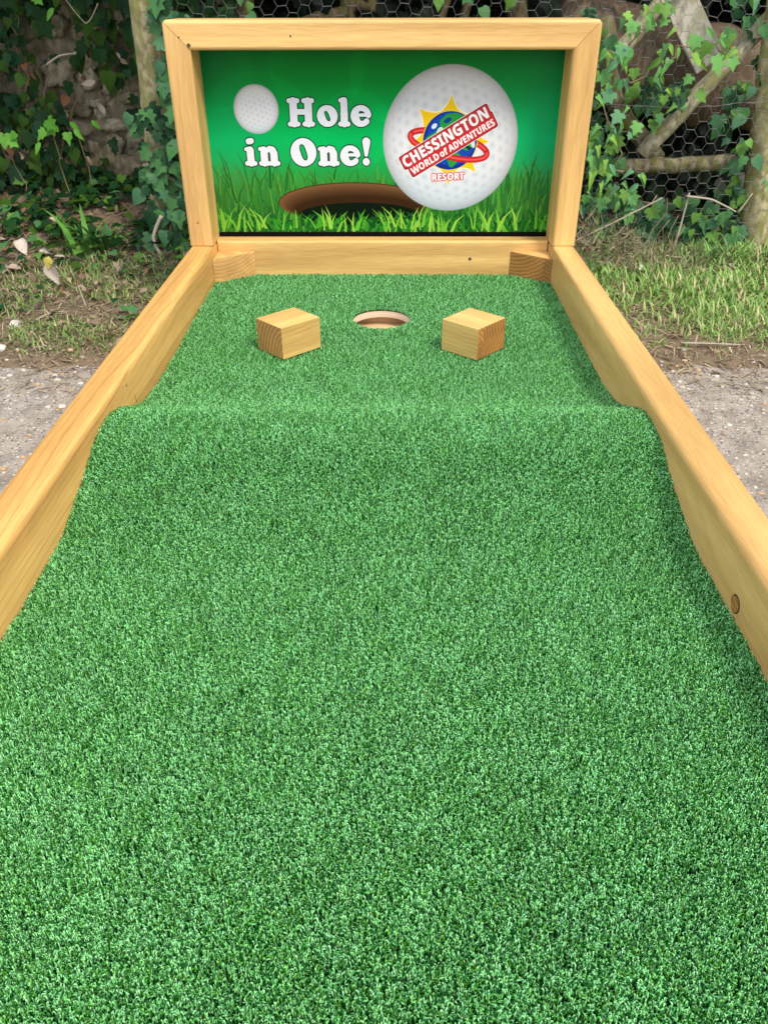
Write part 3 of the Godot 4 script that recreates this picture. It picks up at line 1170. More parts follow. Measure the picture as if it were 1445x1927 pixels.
func tube(path: PackedVector3Array, r0: float, r1: float, sides := 6, rough := 0.0) -> ArrayMesh:
	var st := SurfaceTool.new()
	st.begin(Mesh.PRIMITIVE_TRIANGLES)
	st.set_smooth_group(0)
	var n := path.size()
	var up := Vector3(0.31, 0.2, 0.93)
	for i in n:
		var d := (path[mini(i + 1, n - 1)] - path[maxi(i - 1, 0)]).normalized()
		var a := d.cross(up).normalized()
		var b := d.cross(a).normalized()
		var r := lerpf(r0, r1, float(i) / (n - 1))
		for k in sides:
			var t := TAU * k / sides
			var q := r * (1.0 + rough * noise.get_noise_3d(path[i].x * 60.0 + cos(t) * 2.0, path[i].y * 60.0 + sin(t) * 2.0, path[i].z * 60.0))
			st.add_vertex(path[i] + (a * cos(t) + b * sin(t)) * q)
	for i in n - 1:
		for k in sides:
			var k2 := (k + 1) % sides
			for v in [i * sides + k, (i + 1) * sides + k, (i + 1) * sides + k2, i * sides + k, (i + 1) * sides + k2, i * sides + k2]:
				st.add_index(v)
	for e in [0, n - 1]:
		for k in range(1, sides - 1):
			for v in ([0, k, k + 1] if e == 0 else [0, k + 1, k]):
				st.add_index(e * sides + v)
	st.generate_normals()
	return st.commit()

func line(a: Vector3, b: Vector3, n: int, wob: float, sag := 0.0) -> PackedVector3Array:
	var p := PackedVector3Array()
	for i in n + 1:
		var t := float(i) / n
		var q := a.lerp(b, t)
		q += Vector3(noise.get_noise_2d(a.x * 90.0 + t * 30.0, 1.0), noise.get_noise_2d(a.y * 90.0 + t * 30.0, 5.0), noise.get_noise_2d(a.z * 70.0 + t * 30.0, 9.0)) * wob
		q.y -= sag * 4.0 * t * (1.0 - t)
		p.append(q)
	return p

func bark(basec: Color, dark: Color, moss: Color, sd: int) -> StandardMaterial3D:
	var w := 256
	var n := FastNoiseLite.new()
	n.seed = sd
	n.frequency = 0.02
	n.fractal_octaves = 5
	var a := n.get_seamless_image(w, w)
	n.seed = sd + 9
	n.frequency = 0.012
	var b := n.get_seamless_image(w, w)
	var im := Image.create(w, w, false, Image.FORMAT_RGB8)
	for y in w:
		for x in w:
			var t := a.get_pixel(x, y).r
			var c := basec.lerp(dark, clampf((t - 0.4) * 2.2, 0.0, 1.0))
			c = c.lerp(moss, clampf((b.get_pixel(x, y).r - 0.48) * 4.0, 0.0, 0.85))
			im.set_pixel(x, y, c)
	var m := StandardMaterial3D.new()
	m.albedo_texture = ImageTexture.create_from_image(im)
	m.uv1_triplanar = true
	m.uv1_world_triplanar = true
	m.uv1_scale = Vector3(9, 5, 9)
	m.roughness = 0.9
	m.metallic_specular = 0.25
	m.heightmap_enabled = true
	m.heightmap_texture = m.albedo_texture
	m.heightmap_scale = 0.4
	return m

func build_fence() -> void:
	var f := base("wire_fence", Vector3(0.2, 0, -2.1))
	tag(f, "rustic pole fence with hexagonal wire netting behind the game board", "fence")
	var o := f.position
	var pale := bark(Color8(190, 180, 146), Color8(128, 116, 88), Color8(140, 142, 86), 41)
	var tan := bark(Color8(186, 180, 158), Color8(116, 108, 90), Color8(138, 138, 92), 42)
	var mossy := bark(Color8(136, 128, 108), Color8(72, 66, 52), Color8(92, 98, 48), 43)
	var grey := bark(Color8(206, 202, 190), Color8(160, 154, 142), Color8(176, 174, 146), 44)
	var sh := func(p: PackedVector3Array) -> PackedVector3Array:
		var q := PackedVector3Array()
		for v in p:
			q.append(v - o)
		return q
	put("post", tube(sh.call(line(Vector3(-0.556, -0.05, -2.1), Vector3(-0.505, 1.15, -2.1), 24, 0.004)), 0.034, 0.030, 14, 0.16), pale, f)
	put("post", tube(sh.call(line(Vector3(0.957, -0.05, -2.1), Vector3(0.80, 1.15, -2.1), 24, 0.006)), 0.037, 0.031, 14, 0.16), pale, f)
	put("rail", tube(sh.call(line(Vector3(0.42, 0.200, -2.115), Vector3(1.0, 0.228, -2.115), 18, 0.006)), 0.019, 0.017, 10, 0.2), mossy, f)
	put("brace", tube(sh.call(line(Vector3(0.632, 0.236, -2.128), Vector3(0.99, 0.66, -2.128), 14, 0.004)), 0.0195, 0.018, 10, 0.2), tan, f)
	put("brace", tube(sh.call(line(Vector3(0.525, 0.43, -2.15), Vector3(0.80, 0.74, -2.15), 12, 0.006)), 0.019, 0.017, 10, 0.2), tan, f)
	put("brace", tube(sh.call(PackedVector3Array([Vector3(0.50, 0.52, -2.165), Vector3(0.528, 0.42, -2.165), Vector3(0.553, 0.355, -2.16), Vector3(0.59, 0.305, -2.155), Vector3(0.64, 0.262, -2.15), Vector3(0.68, 0.22, -2.15)])), 0.024, 0.021, 10, 0.25), mossy, f)
	var plank := Timber.new(Vector3.UP, Vector3.RIGHT, Vector3.BACK, Vector2.ZERO)
	var pp := rounded_rect(-0.036, -0.22, 0.036, 0.22, 0.004)
	plank.prism(pp, ones(pp.size()), -0.009, 0.009, 0.003, Transform3D())
	var pl := put("plank", plank.mesh(grey, grey), null, f, Transform3D(Basis(Vector3.BACK, deg_to_rad(37)), Vector3(0.645, 0.60, -2.19) - o))
	# netting: flat-topped hexagons, waving a little
	var st := SurfaceTool.new()
	st.begin(Mesh.PRIMITIVE_TRIANGLES)
	var flat := 0.0305
	var side := flat / sqrt(3.0)
	var cols := int(2.2 / (1.5 * side))
	var rows := int(1.15 / flat)
	var sag := func(p: Vector2) -> Vector3:
		var q := p + Vector2(noise.get_noise_2d(p.x * 6.0, p.y * 6.0), noise.get_noise_2d(p.x * 6.0 + 50.0, p.y * 6.0)) * 0.018
		q += Vector2(noise.get_noise_2d(p.x * 30.0, p.y * 30.0 + 9.0), noise.get_noise_2d(p.x * 30.0 + 70.0, p.y * 30.0)) * 0.0025
		return Vector3(q.x, q.y, -2.062 + noise.get_noise_2d(p.x * 4.0, p.y * 4.0 + 20.0) * 0.012) - o
	var wire := func(a2: Vector2, b2: Vector2, r: float) -> void:
		var a: Vector3 = sag.call(a2)
		var b: Vector3 = sag.call(b2)
		var d := (b - a).normalized()
		var u := d.cross(Vector3.BACK).normalized()
		var w := d.cross(u)
		for k in 4:
			var p := (u * cos(TAU * k / 4) + w * sin(TAU * k / 4)) * r
			var q := (u * cos(TAU * (k + 1) / 4) + w * sin(TAU * (k + 1) / 4)) * r
			for v in [a + p, b + q, a + q, a + p, b + p, b + q]:
				st.add_vertex(v)
	for i in cols:
		for j in rows:
			var c := Vector2(-0.515 + i * 1.5 * side, 0.0 + j * flat + (flat / 2 if i % 2 else 0.0))
			var e := Vector2(side, 0)
			var ur := Vector2(side / 2, flat / 2)
			var ul := Vector2(-side / 2, flat / 2)
			wire.call(c + ul, c + ur, 0.0006)
			wire.call(c + ur, c + e, 0.0004)
			if i > 0:
				wire.call(c + ul, c - e, 0.0004)
	for y in [0.03, 0.352, 1.1]:
		for k in 46:
			wire.call(Vector2(-0.52 + k * 0.05, y + 0.004 * sin(k * 0.7)), Vector2(-0.52 + (k + 1) * 0.05, y + 0.004 * sin((k + 1) * 0.7)), 0.0006)
	st.generate_normals()
	var zinc := plain(0.20, 0.20, 0.21, 0.55, 0.4)
	zinc.metallic = 0.25
	put("wire_netting", st.commit(), zinc, f)

func build_wall() -> void:
	var wall := base("stone_wall", Vector3(-1.0, 0, -2.42))
	tag(wall, "crumbling pale stone wall showing through the ivy at the left", "wall")
	var mortar := bark(Color8(160, 152, 132), Color8(104, 96, 80), Color8(130, 122, 98), 51)
	var bm := sheet(-1.1, 0.62, 0.0, 0.8, 0.014, func(x, z): return noise.get_noise_2d(x * 24.0, z * 24.0) * 0.034)
	put("mortar", bm, mortar, wall, Transform3D(Basis(Vector3.RIGHT, PI / 2).scaled(Vector3(1, 1, 1)), Vector3(0, 0.72, -0.005)))
	var mats: Array = []
	for k in 4:
		mats.append(bark([Color8(198, 190, 168), Color8(182, 174, 152), Color8(222, 218, 208), Color8(164, 154, 130)][k], [Color8(146, 138, 116), Color8(130, 122, 102), Color8(184, 178, 166), Color8(116, 106, 88)][k], Color8(122, 114, 88), 60 + k))
	var shapes: Array = []
	for k in 6:
		shapes.append(lump(70 + k, 3, 0.42, 0.62))
	var y := 0.02
	while y < 0.74:
		var h := rr(0.028, 0.06)
		var x := -1.1 + rr(0, 0.05)
		while x < 0.6:
			var w := rr(0.035, 0.10)
			if rng.randf() < 0.8:
				var b := Basis(Vector3.BACK, rr(-0.35, 0.35)) * Basis(Vector3.UP, rr(-0.4, 0.4)) * Basis(Vector3.RIGHT, rr(-0.4, 0.4))
				b = b.scaled_local(Vector3(w * rr(0.36, 0.56), h * rr(0.34, 0.62), rr(0.014, 0.022)))
				var pick: int = 2 if Vector2(x - 0.36, (y - 0.14) * 0.8).length() < 0.07 else [0, 1, 3][rng.randi() % 3]
				put("stone", shapes[rng.randi() % 6], mats[pick], wall, Transform3D(b, Vector3(x + w / 2, y + h / 2 + rr(-0.014, 0.014), rr(-0.014, 0.008))))
			x += w + 0.004
		y += h + 0.003

# Leaves of one plant: the largest 300 as parts, the rest as one part.
func foliage(plant: Node3D, spots: Array, shapes: Array, mats: Array, limit := 290) -> void:
	var o := plant.position
	spots.sort_custom(func(a, b): return a.basis.y.length() * (1.0 + a.origin.z * 0.3) > b.basis.y.length() * (1.0 + b.origin.z * 0.3))
	var rest: Dictionary = {}
	for i in spots.size():
		var xf: Transform3D = spots[i]
		xf.origin -= o
		var s: int = rng.randi() % shapes.size()
		if i < limit:
			put("leaf", shapes[s], mats[rng.randi() % mats.size()], plant, xf)
		else:
			if not rest.has(s):
				rest[s] = []
			rest[s].append(xf)
	for s in rest:
		var tints: Array = []
		for i in rest[s].size():
			var g := rr(0.65, 1.25)
			tints.append(Color(g, g, g))
		scatter("foliage", shapes[s], mats[s % mats.size()], rest[s], tints, plant)

# how bare the wall is at a point of the picture plane of the wall (1 = bare stone)
func bare(x: float, y: float) -> float:
	var b := 0.0
	for e in [[-0.79, 0.37, 0.12, 0.07], [-0.74, 0.27, 0.09, 0.1], [-0.67, 0.17, 0.11, 0.12], [-0.62, 0.2, 0.07, 0.08], [-0.80, 0.49, 0.045, 0.05], [-0.70, 0.09, 0.12, 0.06]]:
		var d := Vector2((x - e[0]) / e[2], (y - e[1]) / e[3]).length()
		b = maxf(b, 1.0 - smoothstep(0.75, 1.1, d + 0.3 * noise.get_noise_2d(x * 30.0, y * 30.0)))
	return b

func build_plants() -> void:
	var deep := [leaf_mat("deep", 0.009, 0.046, 0.008, 0.6), leaf_mat("deep_blue", 0.011, 0.050, 0.019, 0.5), leaf_mat("deep_warm", 0.036, 0.090, 0.009, 0.6), leaf_mat("deep_dark", 0.004, 0.022, 0.005, 0.6), leaf_mat("deep_shade", 0.007, 0.034, 0.008, 0.6)]
	var mid := [leaf_mat("mid", 0.06, 0.18, 0.06, 0.5), leaf_mat("mid_blue", 0.055, 0.155, 0.075, 0.45), leaf_mat("mid_warm", 0.10, 0.23, 0.04, 0.5)]
	var pale := [leaf_mat("pale", 0.13, 0.34, 0.09, 0.5), leaf_mat("pale_warm", 0.20, 0.40, 0.07, 0.5), leaf_mat("pale_cool", 0.12, 0.30, 0.15, 0.5)]
	# ivy over the wall
	var w := base("ivy", Vector3(-1.0, 0, -2.36))
	tag(w, "dark green ivy hanging over the old stone wall at the left", "ivy")
	var spots: Array = []
	var tries := 0
	while spots.size() < 3600 and tries < 18000:
		tries += 1
		var x := rr(-1.75, -0.36)
		var y := rr(0.02, 0.86)
		if rng.randf() < bare(x, y) * 0.97:
			continue
		if x > -0.66 and x < -0.5 and y > 0.35 and rng.randf() < 0.6:
			continue
		var clump := noise.get_noise_2d(x * 16.0, y * 16.0)
		if clump < -0.3 and y > 0.2 and y < 0.5:
			continue
		spots.append(hung(Vector3(x, y, -2.37 + rr(0.0, 0.09) + 0.04 * clump), 0.016 + 0.032 * pow(rng.randf(), 1.6)))
	foliage(w, spots, ivy, deep)
	for k in 26:
		var x := rr(-1.3, -0.45)
		var y := rr(0.2, 0.75)
		put("stem", tube(line(Vector3(x, y, -2.345) - w.position, Vector3(x + rr(-0.09, 0.09), y - rr(0.08, 0.28), -2.335 + rr(0, 0.05)) - w.position, 8, 0.02), 0.0022, 0.0012, 5), plain(0.20, 0.14, 0.09, 0.9), w)
	for k in 30:
		var x := rr(-1.0, -0.58)
		var y := rr(0.06, 0.5)
		put("dead_leaf", dry[rng.randi() % 3], [leaf_mat("dead_tan", 0.34, 0.26, 0.18, 0.8), leaf_mat("dead_brown", 0.16, 0.08, 0.04, 0.8), leaf_mat("dead_pale", 0.44, 0.37, 0.30, 0.8)][rng.randi() % 3], w, Transform3D(Basis(Vector3(rr(-1, 1), rr(-1, 1), rr(-1, 1)).normalized(), rr(0, TAU)).scaled_local(Vector3.ONE * rr(0.016, 0.042)), Vector3(x, y, -2.31 + rr(0.0, 0.05)) - w.position))
	# ivy at the foot of the wall and over the bank
	var g := base("ground_ivy", Vector3(-0.9, 0, -2.15))
	tag(g, "low ivy creeping over the leafy bank beside the left post", "ivy")
	spots = []
	for k in 2100:
		var x := rr(-1.5, -0.36)
		var z := -1.86 - 0.5 * pow(rng.randf(), 0.75)
		if noise.get_noise_2d(x * 12.0, z * 12.0) < -0.13 or (z > -2.0 and rng.randf() < 0.6):
			continue
		var tip := Vector3(rr(-1, 1), rr(-0.3, 0.3), rr(-0.3, 1)).normalized()
		var face := Vector3(rr(-0.4, 0.4), 1.0, rr(0.0, 0.7)).normalized()
		var xd := tip.cross(face).normalized()
		spots.append(Transform3D(Basis(xd, tip, xd.cross(tip).normalized()).scaled_local(Vector3.ONE * rr(0.016, 0.036)), Vector3(x, bank(x, z) + rr(0.006, 0.045), z)))
	foliage(g, spots, ivy, deep + [mid[0], mid[2]])
	var wd := base("verge_weeds", Vector3(-0.75, 0, -1.65))
	tag(wd, "small broad-leaved weeds among the sparse grass left of the lane", "weeds")
	spots = []
	for k in 420:
		var x := rr(-1.2, -0.40)
		var z := rr(-1.92, -1.46)
		if noise.get_noise_2d(x * 15.0 + 30.0, z * 15.0) < 0.06:
			continue
		var tip := Vector3(rr(-1, 1), rr(-0.1, 0.6), rr(-1, 1)).normalized()
		var xd := tip.cross(Vector3(rr(-0.4, 0.4), 1.0, rr(-0.4, 0.4)).normalized()).normalized()
		spots.append(Transform3D(Basis(xd, tip, xd.cross(tip).normalized()).scaled_local(Vector3.ONE * rr(0.012, 0.026)), Vector3(x, bank(x, z) + rr(0.004, 0.018), z)))
	foliage(wd, spots, [ovate, ivy[2], dart], [mid[0], mid[2], deep[2], deep[1]])
	# ivy up the left post
	var p := base("post_ivy", Vector3(-0.5, 0, -2.05))
	tag(p, "grey-green ivy climbing the left fence post beside the frame", "ivy")
	spots = []
	for k in 290:
		var y := pow(rng.randf(), 1.3) * 0.62
		var x := -0.575 + rr(0.0, 0.15)
		if y > 0.36:
			x = -0.490 + rr(-0.005, 0.06)
			if rng.randf() < 0.3:
				continue
		spots.append(hung(Vector3(x, y, -2.05 + rr(0.0, 0.05)), rr(0.02, 0.042), 1.0))
	foliage(p, spots, ivy, [mid[0], mid[1], deep[1]])
	put("stem", tube(line(Vector3(-0.53, 0.02, -2.02) - p.position, Vector3(-0.49, 0.6, -2.055) - p.position, 20, 0.02), 0.004, 0.0025, 6), plain(0.22, 0.16, 0.10, 0.9), p)
	# ivy through the netting at the right
	var q := base("fence_ivy", Vector3(0.75, 0, -2.1))
	tag(q, "grey-green ivy growing through the wire netting at the right", "ivy")
	spots = []
	for c in [[0.63, 0.37, 0.045, 16], [0.68, 0.385, 0.035, 10], [0.81, 0.36, 0.035, 9], [0.83, 0.30, 0.035, 8], [0.86, 0.25, 0.03, 9], [0.86, 0.41, 0.03, 7], [0.80, 0.52, 0.04, 9], [0.90, 0.13, 0.025, 8], [0.76, 0.075, 0.075, 56], [0.69, 0.06, 0.06, 40], [0.84, 0.06, 0.05, 30], [0.60, 0.08, 0.06, 34], [0.50, 0.10, 0.05, 22], [0.52, 0.20, 0.05, 18], [0.54, 0.27, 0.04, 12], [0.47, 0.36, 0.04, 12], [0.47, 0.50, 0.04, 12], [0.88, 0.17, 0.025, 6], [0.2, 0.56, 0.12, 14], [-0.1, 0.56, 0.16, 22], [-0.36, 0.55, 0.08, 14]]:
		for k in c[3]:
			var a := rng.randf() * TAU
			var d: float = c[2] * 1.2 * sqrt(rng.randf())
			spots.append(hung(Vector3(c[0] + d * cos(a), maxf(c[1] + d * sin(a), 0.02), -2.085 + rr(-0.05, 0.03)), rr(0.02, 0.043), 1.1))
	foliage(q, spots, ivy, mid + [deep[1]])
	# bright climber
	var c2 := base("climber", Vector3(0.6, 0, -2.04))
	tag(c2, "bright green climber with pointed leaves beside the right post of the board", "climbing plant")
	spots = []
	for c in [[0.505, 0.245, 0.034, 14, 0.055], [0.515, 0.30, 0.03, 9, 0.045], [0.505, 0.40, 0.04, 14, 0.045], [0.49, 0.46, 0.03, 8, 0.045], [0.50, 0.14, 0.035, 10, 0.04], [0.53, 0.44, 0.03, 7, 0.045], [0.64, 0.465, 0.04, 8, 0.05], [0.70, 0.47, 0.035, 8, 0.055], [0.75, 0.475, 0.03, 5, 0.05], [0.545, 0.185, 0.04, 10, 0.042], [0.60, 0.20, 0.03, 7, 0.042], [0.58, 0.135, 0.035, 8, 0.04], [0.59, 0.525, 0.04, 10, 0.04], [0.54, 0.50, 0.04, 9, 0.04], [0.66, 0.40, 0.05, 8, 0.04], [0.56, 0.33, 0.035, 7, 0.04], [0.51, 0.09, 0.03, 6, 0.035], [0.62, 0.385, 0.03, 3, 0.045], [0.80, 0.545, 0.03, 4, 0.045], [0.9, 0.2, 0.03, 5, 0.03]]:
		for k in c[3]:
			var a := rng.randf() * TAU
			var d: float = c[2] * sqrt(rng.randf())
			spots.append(hung(Vector3(c[0] + d * cos(a), c[1] + d * sin(a), -2.035 + rr(-0.012, 0.03)), c[4] * rr(0.42, 0.85), 1.3))
	foliage(c2, spots, [ovate, dart, dart, ivy[0]], [pale[0], pale[2], mid[2], pale[0], pale[1], mid[0]])
	var stem := plain(0.26, 0.20, 0.11, 0.8)
	for s in [[0.505, 0.03, 0.56, 0.20], [0.56, 0.20, 0.50, 0.40], [0.50, 0.40, 0.60, 0.53], [0.60, 0.53, 0.58, 0.64], [0.53, 0.38, 0.70, 0.47], [0.70, 0.47, 0.80, 0.44], [0.52, 0.02, 0.66, 0.16]]:
		put("stem", tube(line(Vector3(s[0], s[1], -2.045) - c2.position, Vector3(s[2], s[3], -2.04) - c2.position, 10, 0.03, -0.01), 0.0022, 0.0014, 5), stem, c2)
	# a few bright leaves low on the wall
	var y2 := base("young_plant", Vector3(-0.84, 0, -2.25))
	tag(y2, "young bright green plant in front of the bare stones at the left", "plant")
	spots = []
	for c in [[-0.845, 0.285], [-0.86, 0.275], [-0.80, 0.295], [-0.79, 0.28], [-0.98, 0.265], [-1.0, 0.255], [-0.94, 0.27], [-0.74, 0.30], [-0.83, 0.562], [-0.79, 0.54], [-0.855, 0.30], [-0.81, 0.27], [-0.96, 0.255], [-0.88, 0.25]]:
		spots.append(hung(Vector3(c[0], c[1], -2.26 + rr(0, 0.04)), rr(0.026, 0.042), 1.6))
	foliage(y2, spots, [ivy[1], ovate, ivy[0]], [leaf_mat("lime", 0.08, 0.27, 0.025), leaf_mat("lime_pale", 0.13, 0.36, 0.05)])
	for s in [[-0.85, 0.0, -0.85, 0.29], [-0.79, 0.0, -0.79, 0.29], [-0.98, 0.0, -0.97, 0.27]]:
		put("stem", tube(line(Vector3(s[0], s[1], -2.3) - y2.position, Vector3(s[2], s[3], -2.25) - y2.position, 8, 0.02), 0.002, 0.0012, 5), stem, y2)
	# hedge over and behind everything
	var hedge := base("hedge", Vector3(0, 0, -2.7))
	tag(hedge, "dark overgrown hedge behind the wall and the wire netting", "hedge")
	var hx: Array = []
	var tints: Array = []
	for k in 15000:
		var x := rr(-2.3, 2.3)
		var y := rr(0.66, 2.1)
		var z := rr(-3.0, -1.8) if x < -0.3 else rr(-3.0, -2.1)
		if y < 0.85 and z > -2.25:
			continue
		hx.append(hung(Vector3(x, y, z) - hedge.position, rr(0.045, 0.09), 1.2))
		var t := rr(0.5, 1.2)
		tints.append(Color(0.028 * t, 0.085 * t, 0.025 * t))
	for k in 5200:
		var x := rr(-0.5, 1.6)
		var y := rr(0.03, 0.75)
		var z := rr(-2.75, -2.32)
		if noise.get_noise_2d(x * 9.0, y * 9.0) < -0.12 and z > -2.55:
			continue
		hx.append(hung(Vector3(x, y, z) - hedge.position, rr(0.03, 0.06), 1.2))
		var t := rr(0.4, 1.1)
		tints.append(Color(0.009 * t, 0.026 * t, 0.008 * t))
	for k in 2600:
		var x := rr(0.9, 3.0) if k % 2 else rr(-3.0, -1.6)
		var y := rr(0.02, 1.1)
		var z := rr(-2.75, -2.3)
		hx.append(hung(Vector3(x, y, z) - hedge.position, rr(0.04, 0.08), 1.2))
		var t := rr(0.5, 1.2)
		tints.append(Color(0.024 * t, 0.075 * t, 0.022 * t))
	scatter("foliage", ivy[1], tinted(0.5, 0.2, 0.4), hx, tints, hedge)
	var trunk := bark(Color8(96, 84, 66), Color8(54, 46, 36), Color8(78, 82, 44), 81)
	for s in [[-0.42, 0.0, -0.30, 0.9, 0.02], [-0.05, 0.0, -0.14, 1.0, 0.022], [0.12, 0.0, 0.20, 1.0, 0.012], [0.24, 0.0, 0.18, 1.0, 0.014], [0.36, 0.0, 0.30, 1.2, 0.03], [1.1, 0.0, 1.2, 1.2, 0.03], [-0.3, 0.45, 0.1, 0.62, 0.018]]:
		put("branch", tube(line(Vector3(s[0], s[1], -2.3) - hedge.position, Vector3(s[2], s[3], -2.34) - hedge.position, 14, 0.05), s[4], s[4] * 0.75, 8, 0.2), trunk, hedge)
	# old trunk lying behind the netting
	var log_mat := bark(Color8(138, 122, 104), Color8(82, 70, 58), Color8(112, 96, 78), 83)
	var lg := tube(line(Vector3(-0.36, 0.08, 0.0), Vector3(0.42, -0.06, -0.05), 16, 0.03), 0.115, 0.10, 16, 0.35)
	tag(put("fallen_trunk", lg, log_mat, self, Transform3D(Basis(), Vector3(0.78, 0.385, -2.33))), "thick grey-brown old trunk lying behind the wire netting at the right", "tree trunk")

func grass_spots(n: int, f: Callable) -> Array:
	var out: Array = []
	for k in n:
		var s: Variant = f.call()
		if s != null:
			out.append(s)
	return out

func blade_at(x: float, z: float, h: float, wide: float, lean: float) -> Transform3D:
	var b := Basis(Vector3.UP, rr(0, TAU)) * Basis(Vector3.RIGHT, rr(-0.2, lean))
	return Transform3D(b.scaled_local(Vector3(h * wide, h, h)), Vector3(x, bank(x, z) - 0.003, z))

func build_grass() -> void:
	var gm := tinted(0.55, 0.35, 0.35)
	var where: Array = []
	var tints: Array = []
	for k in 42000:
		var x := rr(0.36, 1.5)
		var z := rr(-2.12, -1.36)
		var d := noise.get_noise_2d(x * 7.0, z * 7.0)
		var thick := smoothstep(-1.36, -1.5, z + 0.05 * d) * (0.55 + 0.6 * smoothstep(-0.3, 0.3, d))
		if x < 0.62:
			thick *= 0.45
		if rng.randf() > thick:
			continue
		where.append(blade_at(x, z, rr(0.013, 0.04) * (0.7 + 0.5 * smoothstep(-1.4, -1.75, z)), rr(1.0, 2.0), 0.9))
		var t := rng.randf()
		var c := Color(0.16, 0.35, 0.07).lerp(Color(0.44, 0.57, 0.20), t * t * 0.95)
		if rng.randf() < 0.17:
			c = Color(0.66, 0.58, 0.36).lerp(Color(0.46, 0.36, 0.21), rng.randf())
		tints.append(c)
	for k in 26000:
		var x := rr(-1.6, -0.36)
		var z := rr(-2.05, -1.38)
		var d := noise.get_noise_2d(x * 8.0 + 40.0, z * 8.0)
		if rng.randf() > smoothstep(-0.25, 0.25, d) * 0.95 * smoothstep(-1.36, -1.44, z) + 0.12 * smoothstep(-1.4, -1.5, z):
			continue
		where.append(blade_at(x, z, rr(0.01, 0.034), rr(1.0, 2.0), 1.0))
		var c := Color(0.10, 0.22, 0.05).lerp(Color(0.27, 0.36, 0.12), rng.randf())
		if rng.randf() < 0.14:
			c = Color(0.52, 0.44, 0.28)
		tints.append(c)
	tag(scatter("grass", blade, gm, where, tints), "short dry green grass on the verge between path and fence", "grass")
	# straw and bits of twig on the soil
	where = []
	tints = []
	for k in 12000:
		var left := rng.randf() < 0.5
		var x := rr(-1.5, -0.36) if left else rr(0.36, 1.45)
		var z := rr(-2.2, -1.24)
		if not left and z < -1.5 and x > 0.66 and rng.randf() < 0.8:
			continue
		var b := Basis(Vector3.UP, rr(0, TAU)) * Basis(Vector3.RIGHT, PI / 2 + rr(-0.25, 0.12))
		var l := rr(0.012, 0.045)
		where.append(Transform3D(b.scaled_local(Vector3(l * rr(0.8, 1.7), l, l * 0.4)), Vector3(x, maxf(bank(x, z), 0.0) + rr(0.001, 0.008), z)))
		tints.append(Color(0.42, 0.33, 0.22).lerp(Color(0.16, 0.11, 0.07), rng.randf()))
	tag(scatter("straw", blade, tinted(0.8), where, tints), "scattered straw and dead stalks on the bare soil", "straw")
	# leaf litter under the ivy
	where = []
	tints = []
	for k in 1800:
		var x := rr(-1.5, -0.36)
		var z := -1.66 - 0.65 * rng.randf()
		if rng.randf() < 0.18:
			z = rr(-1.7, -1.42)
		if rng.randf() < 0.2:
			x = rr(0.36, 1.2)
			z = rr(-2.2, -1.95)
		var b := Basis(Vector3(rr(-1, 1), 1.4, rr(-1, 1)).normalized(), rr(0, TAU)) * Basis(Vector3.RIGHT, rr(-0.6, 0.6))
		where.append(Transform3D(b.scaled_local(Vector3.ONE * rr(0.010, 0.028)), Vector3(x, bank(x, z) + rr(0.004, 0.016), z)))
		tints.append(Color(0.10, 0.06, 0.04).lerp(Color(0.34, 0.26, 0.19), rng.randf()) if rng.randf() < 0.93 else Color(0.26, 0.12, 0.06))
	tag(scatter("leaf_litter", dry[0], tinted(0.75, 0.2), where, tints), "small brown dead leaves on the bank under the ivy", "leaf litter")
	# tangle of dead stalks at the foot of the fence, right of the board
	var tang := base("dead_stalks", Vector3(0.53, 0, -1.98))
	tag(tang, "tangle of dry brown stalks beside the right post of the board", "dead plant")
	where = []
	tints = []
	for k in 2600:
		var x := rr(0.36, 0.82)
		var z := rr(-2.1, -1.86)
		var y := bank(x, z) + absf(rr(0.0, 0.14)) * smoothstep(0.85, 0.42, x) * rng.randf()
		var b := Basis(Vector3(rr(-1, 1), rr(-0.4, 0.4), rr(-1, 1)).normalized(), rr(0.4, 2.2))
		var l := rr(0.018, 0.055)
		where.append(Transform3D(b.scaled_local(Vector3(l * 0.7, l, l)), Vector3(x, y, z) - tang.position))
		tints.append(Color(0.42, 0.35, 0.25).lerp(Color(0.12, 0.09, 0.06), rng.randf()) if rng.randf() < 0.72 else Color(0.13, 0.20, 0.06))
	scatter("stalk_mass", blade, tinted(0.8), where, tints, tang)
	for k in 26:
		var x := rr(0.37, 0.72)
		put("stalk", tube(line(Vector3(x, 0.0, rr(-2.05, -1.9)) - tang.position, Vector3(x + rr(-0.08, 0.08), rr(0.05, 0.17), rr(-2.05, -1.92)) - tang.position, 6, 0.02), 0.0014, 0.0008, 4), plain(0.30, 0.22, 0.13, 0.9), tang)
	# long grass tufts
	var tufts := [
		[Vector3(-0.72, 0, -2.0), 26, 0.12, Color(0.075, 0.21, 0.035), "dark green long-bladed grass tuft beside the left rail"],
		[Vector3(0.80, 0, -1.97), 40, 0.075, Color(0.13, 0.30, 0.08), "fresh green grass tuft left of the right fence post"],
		[Vector3(0.87, 0, -1.98), 40, 0.085, Color(0.20, 0.33, 0.10), "arching pale grass tuft at the foot of the right fence post"],
		[Vector3(0.475, 0, -1.88), 34, 0.06, Color(0.11, 0.26, 0.06), "small grass tuft pressed against the right rail"],
		[Vector3(0.56, 0, -1.83), 26, 0.05, Color(0.13, 0.27, 0.08), "thin grass tuft in front of the dry stalks"]]
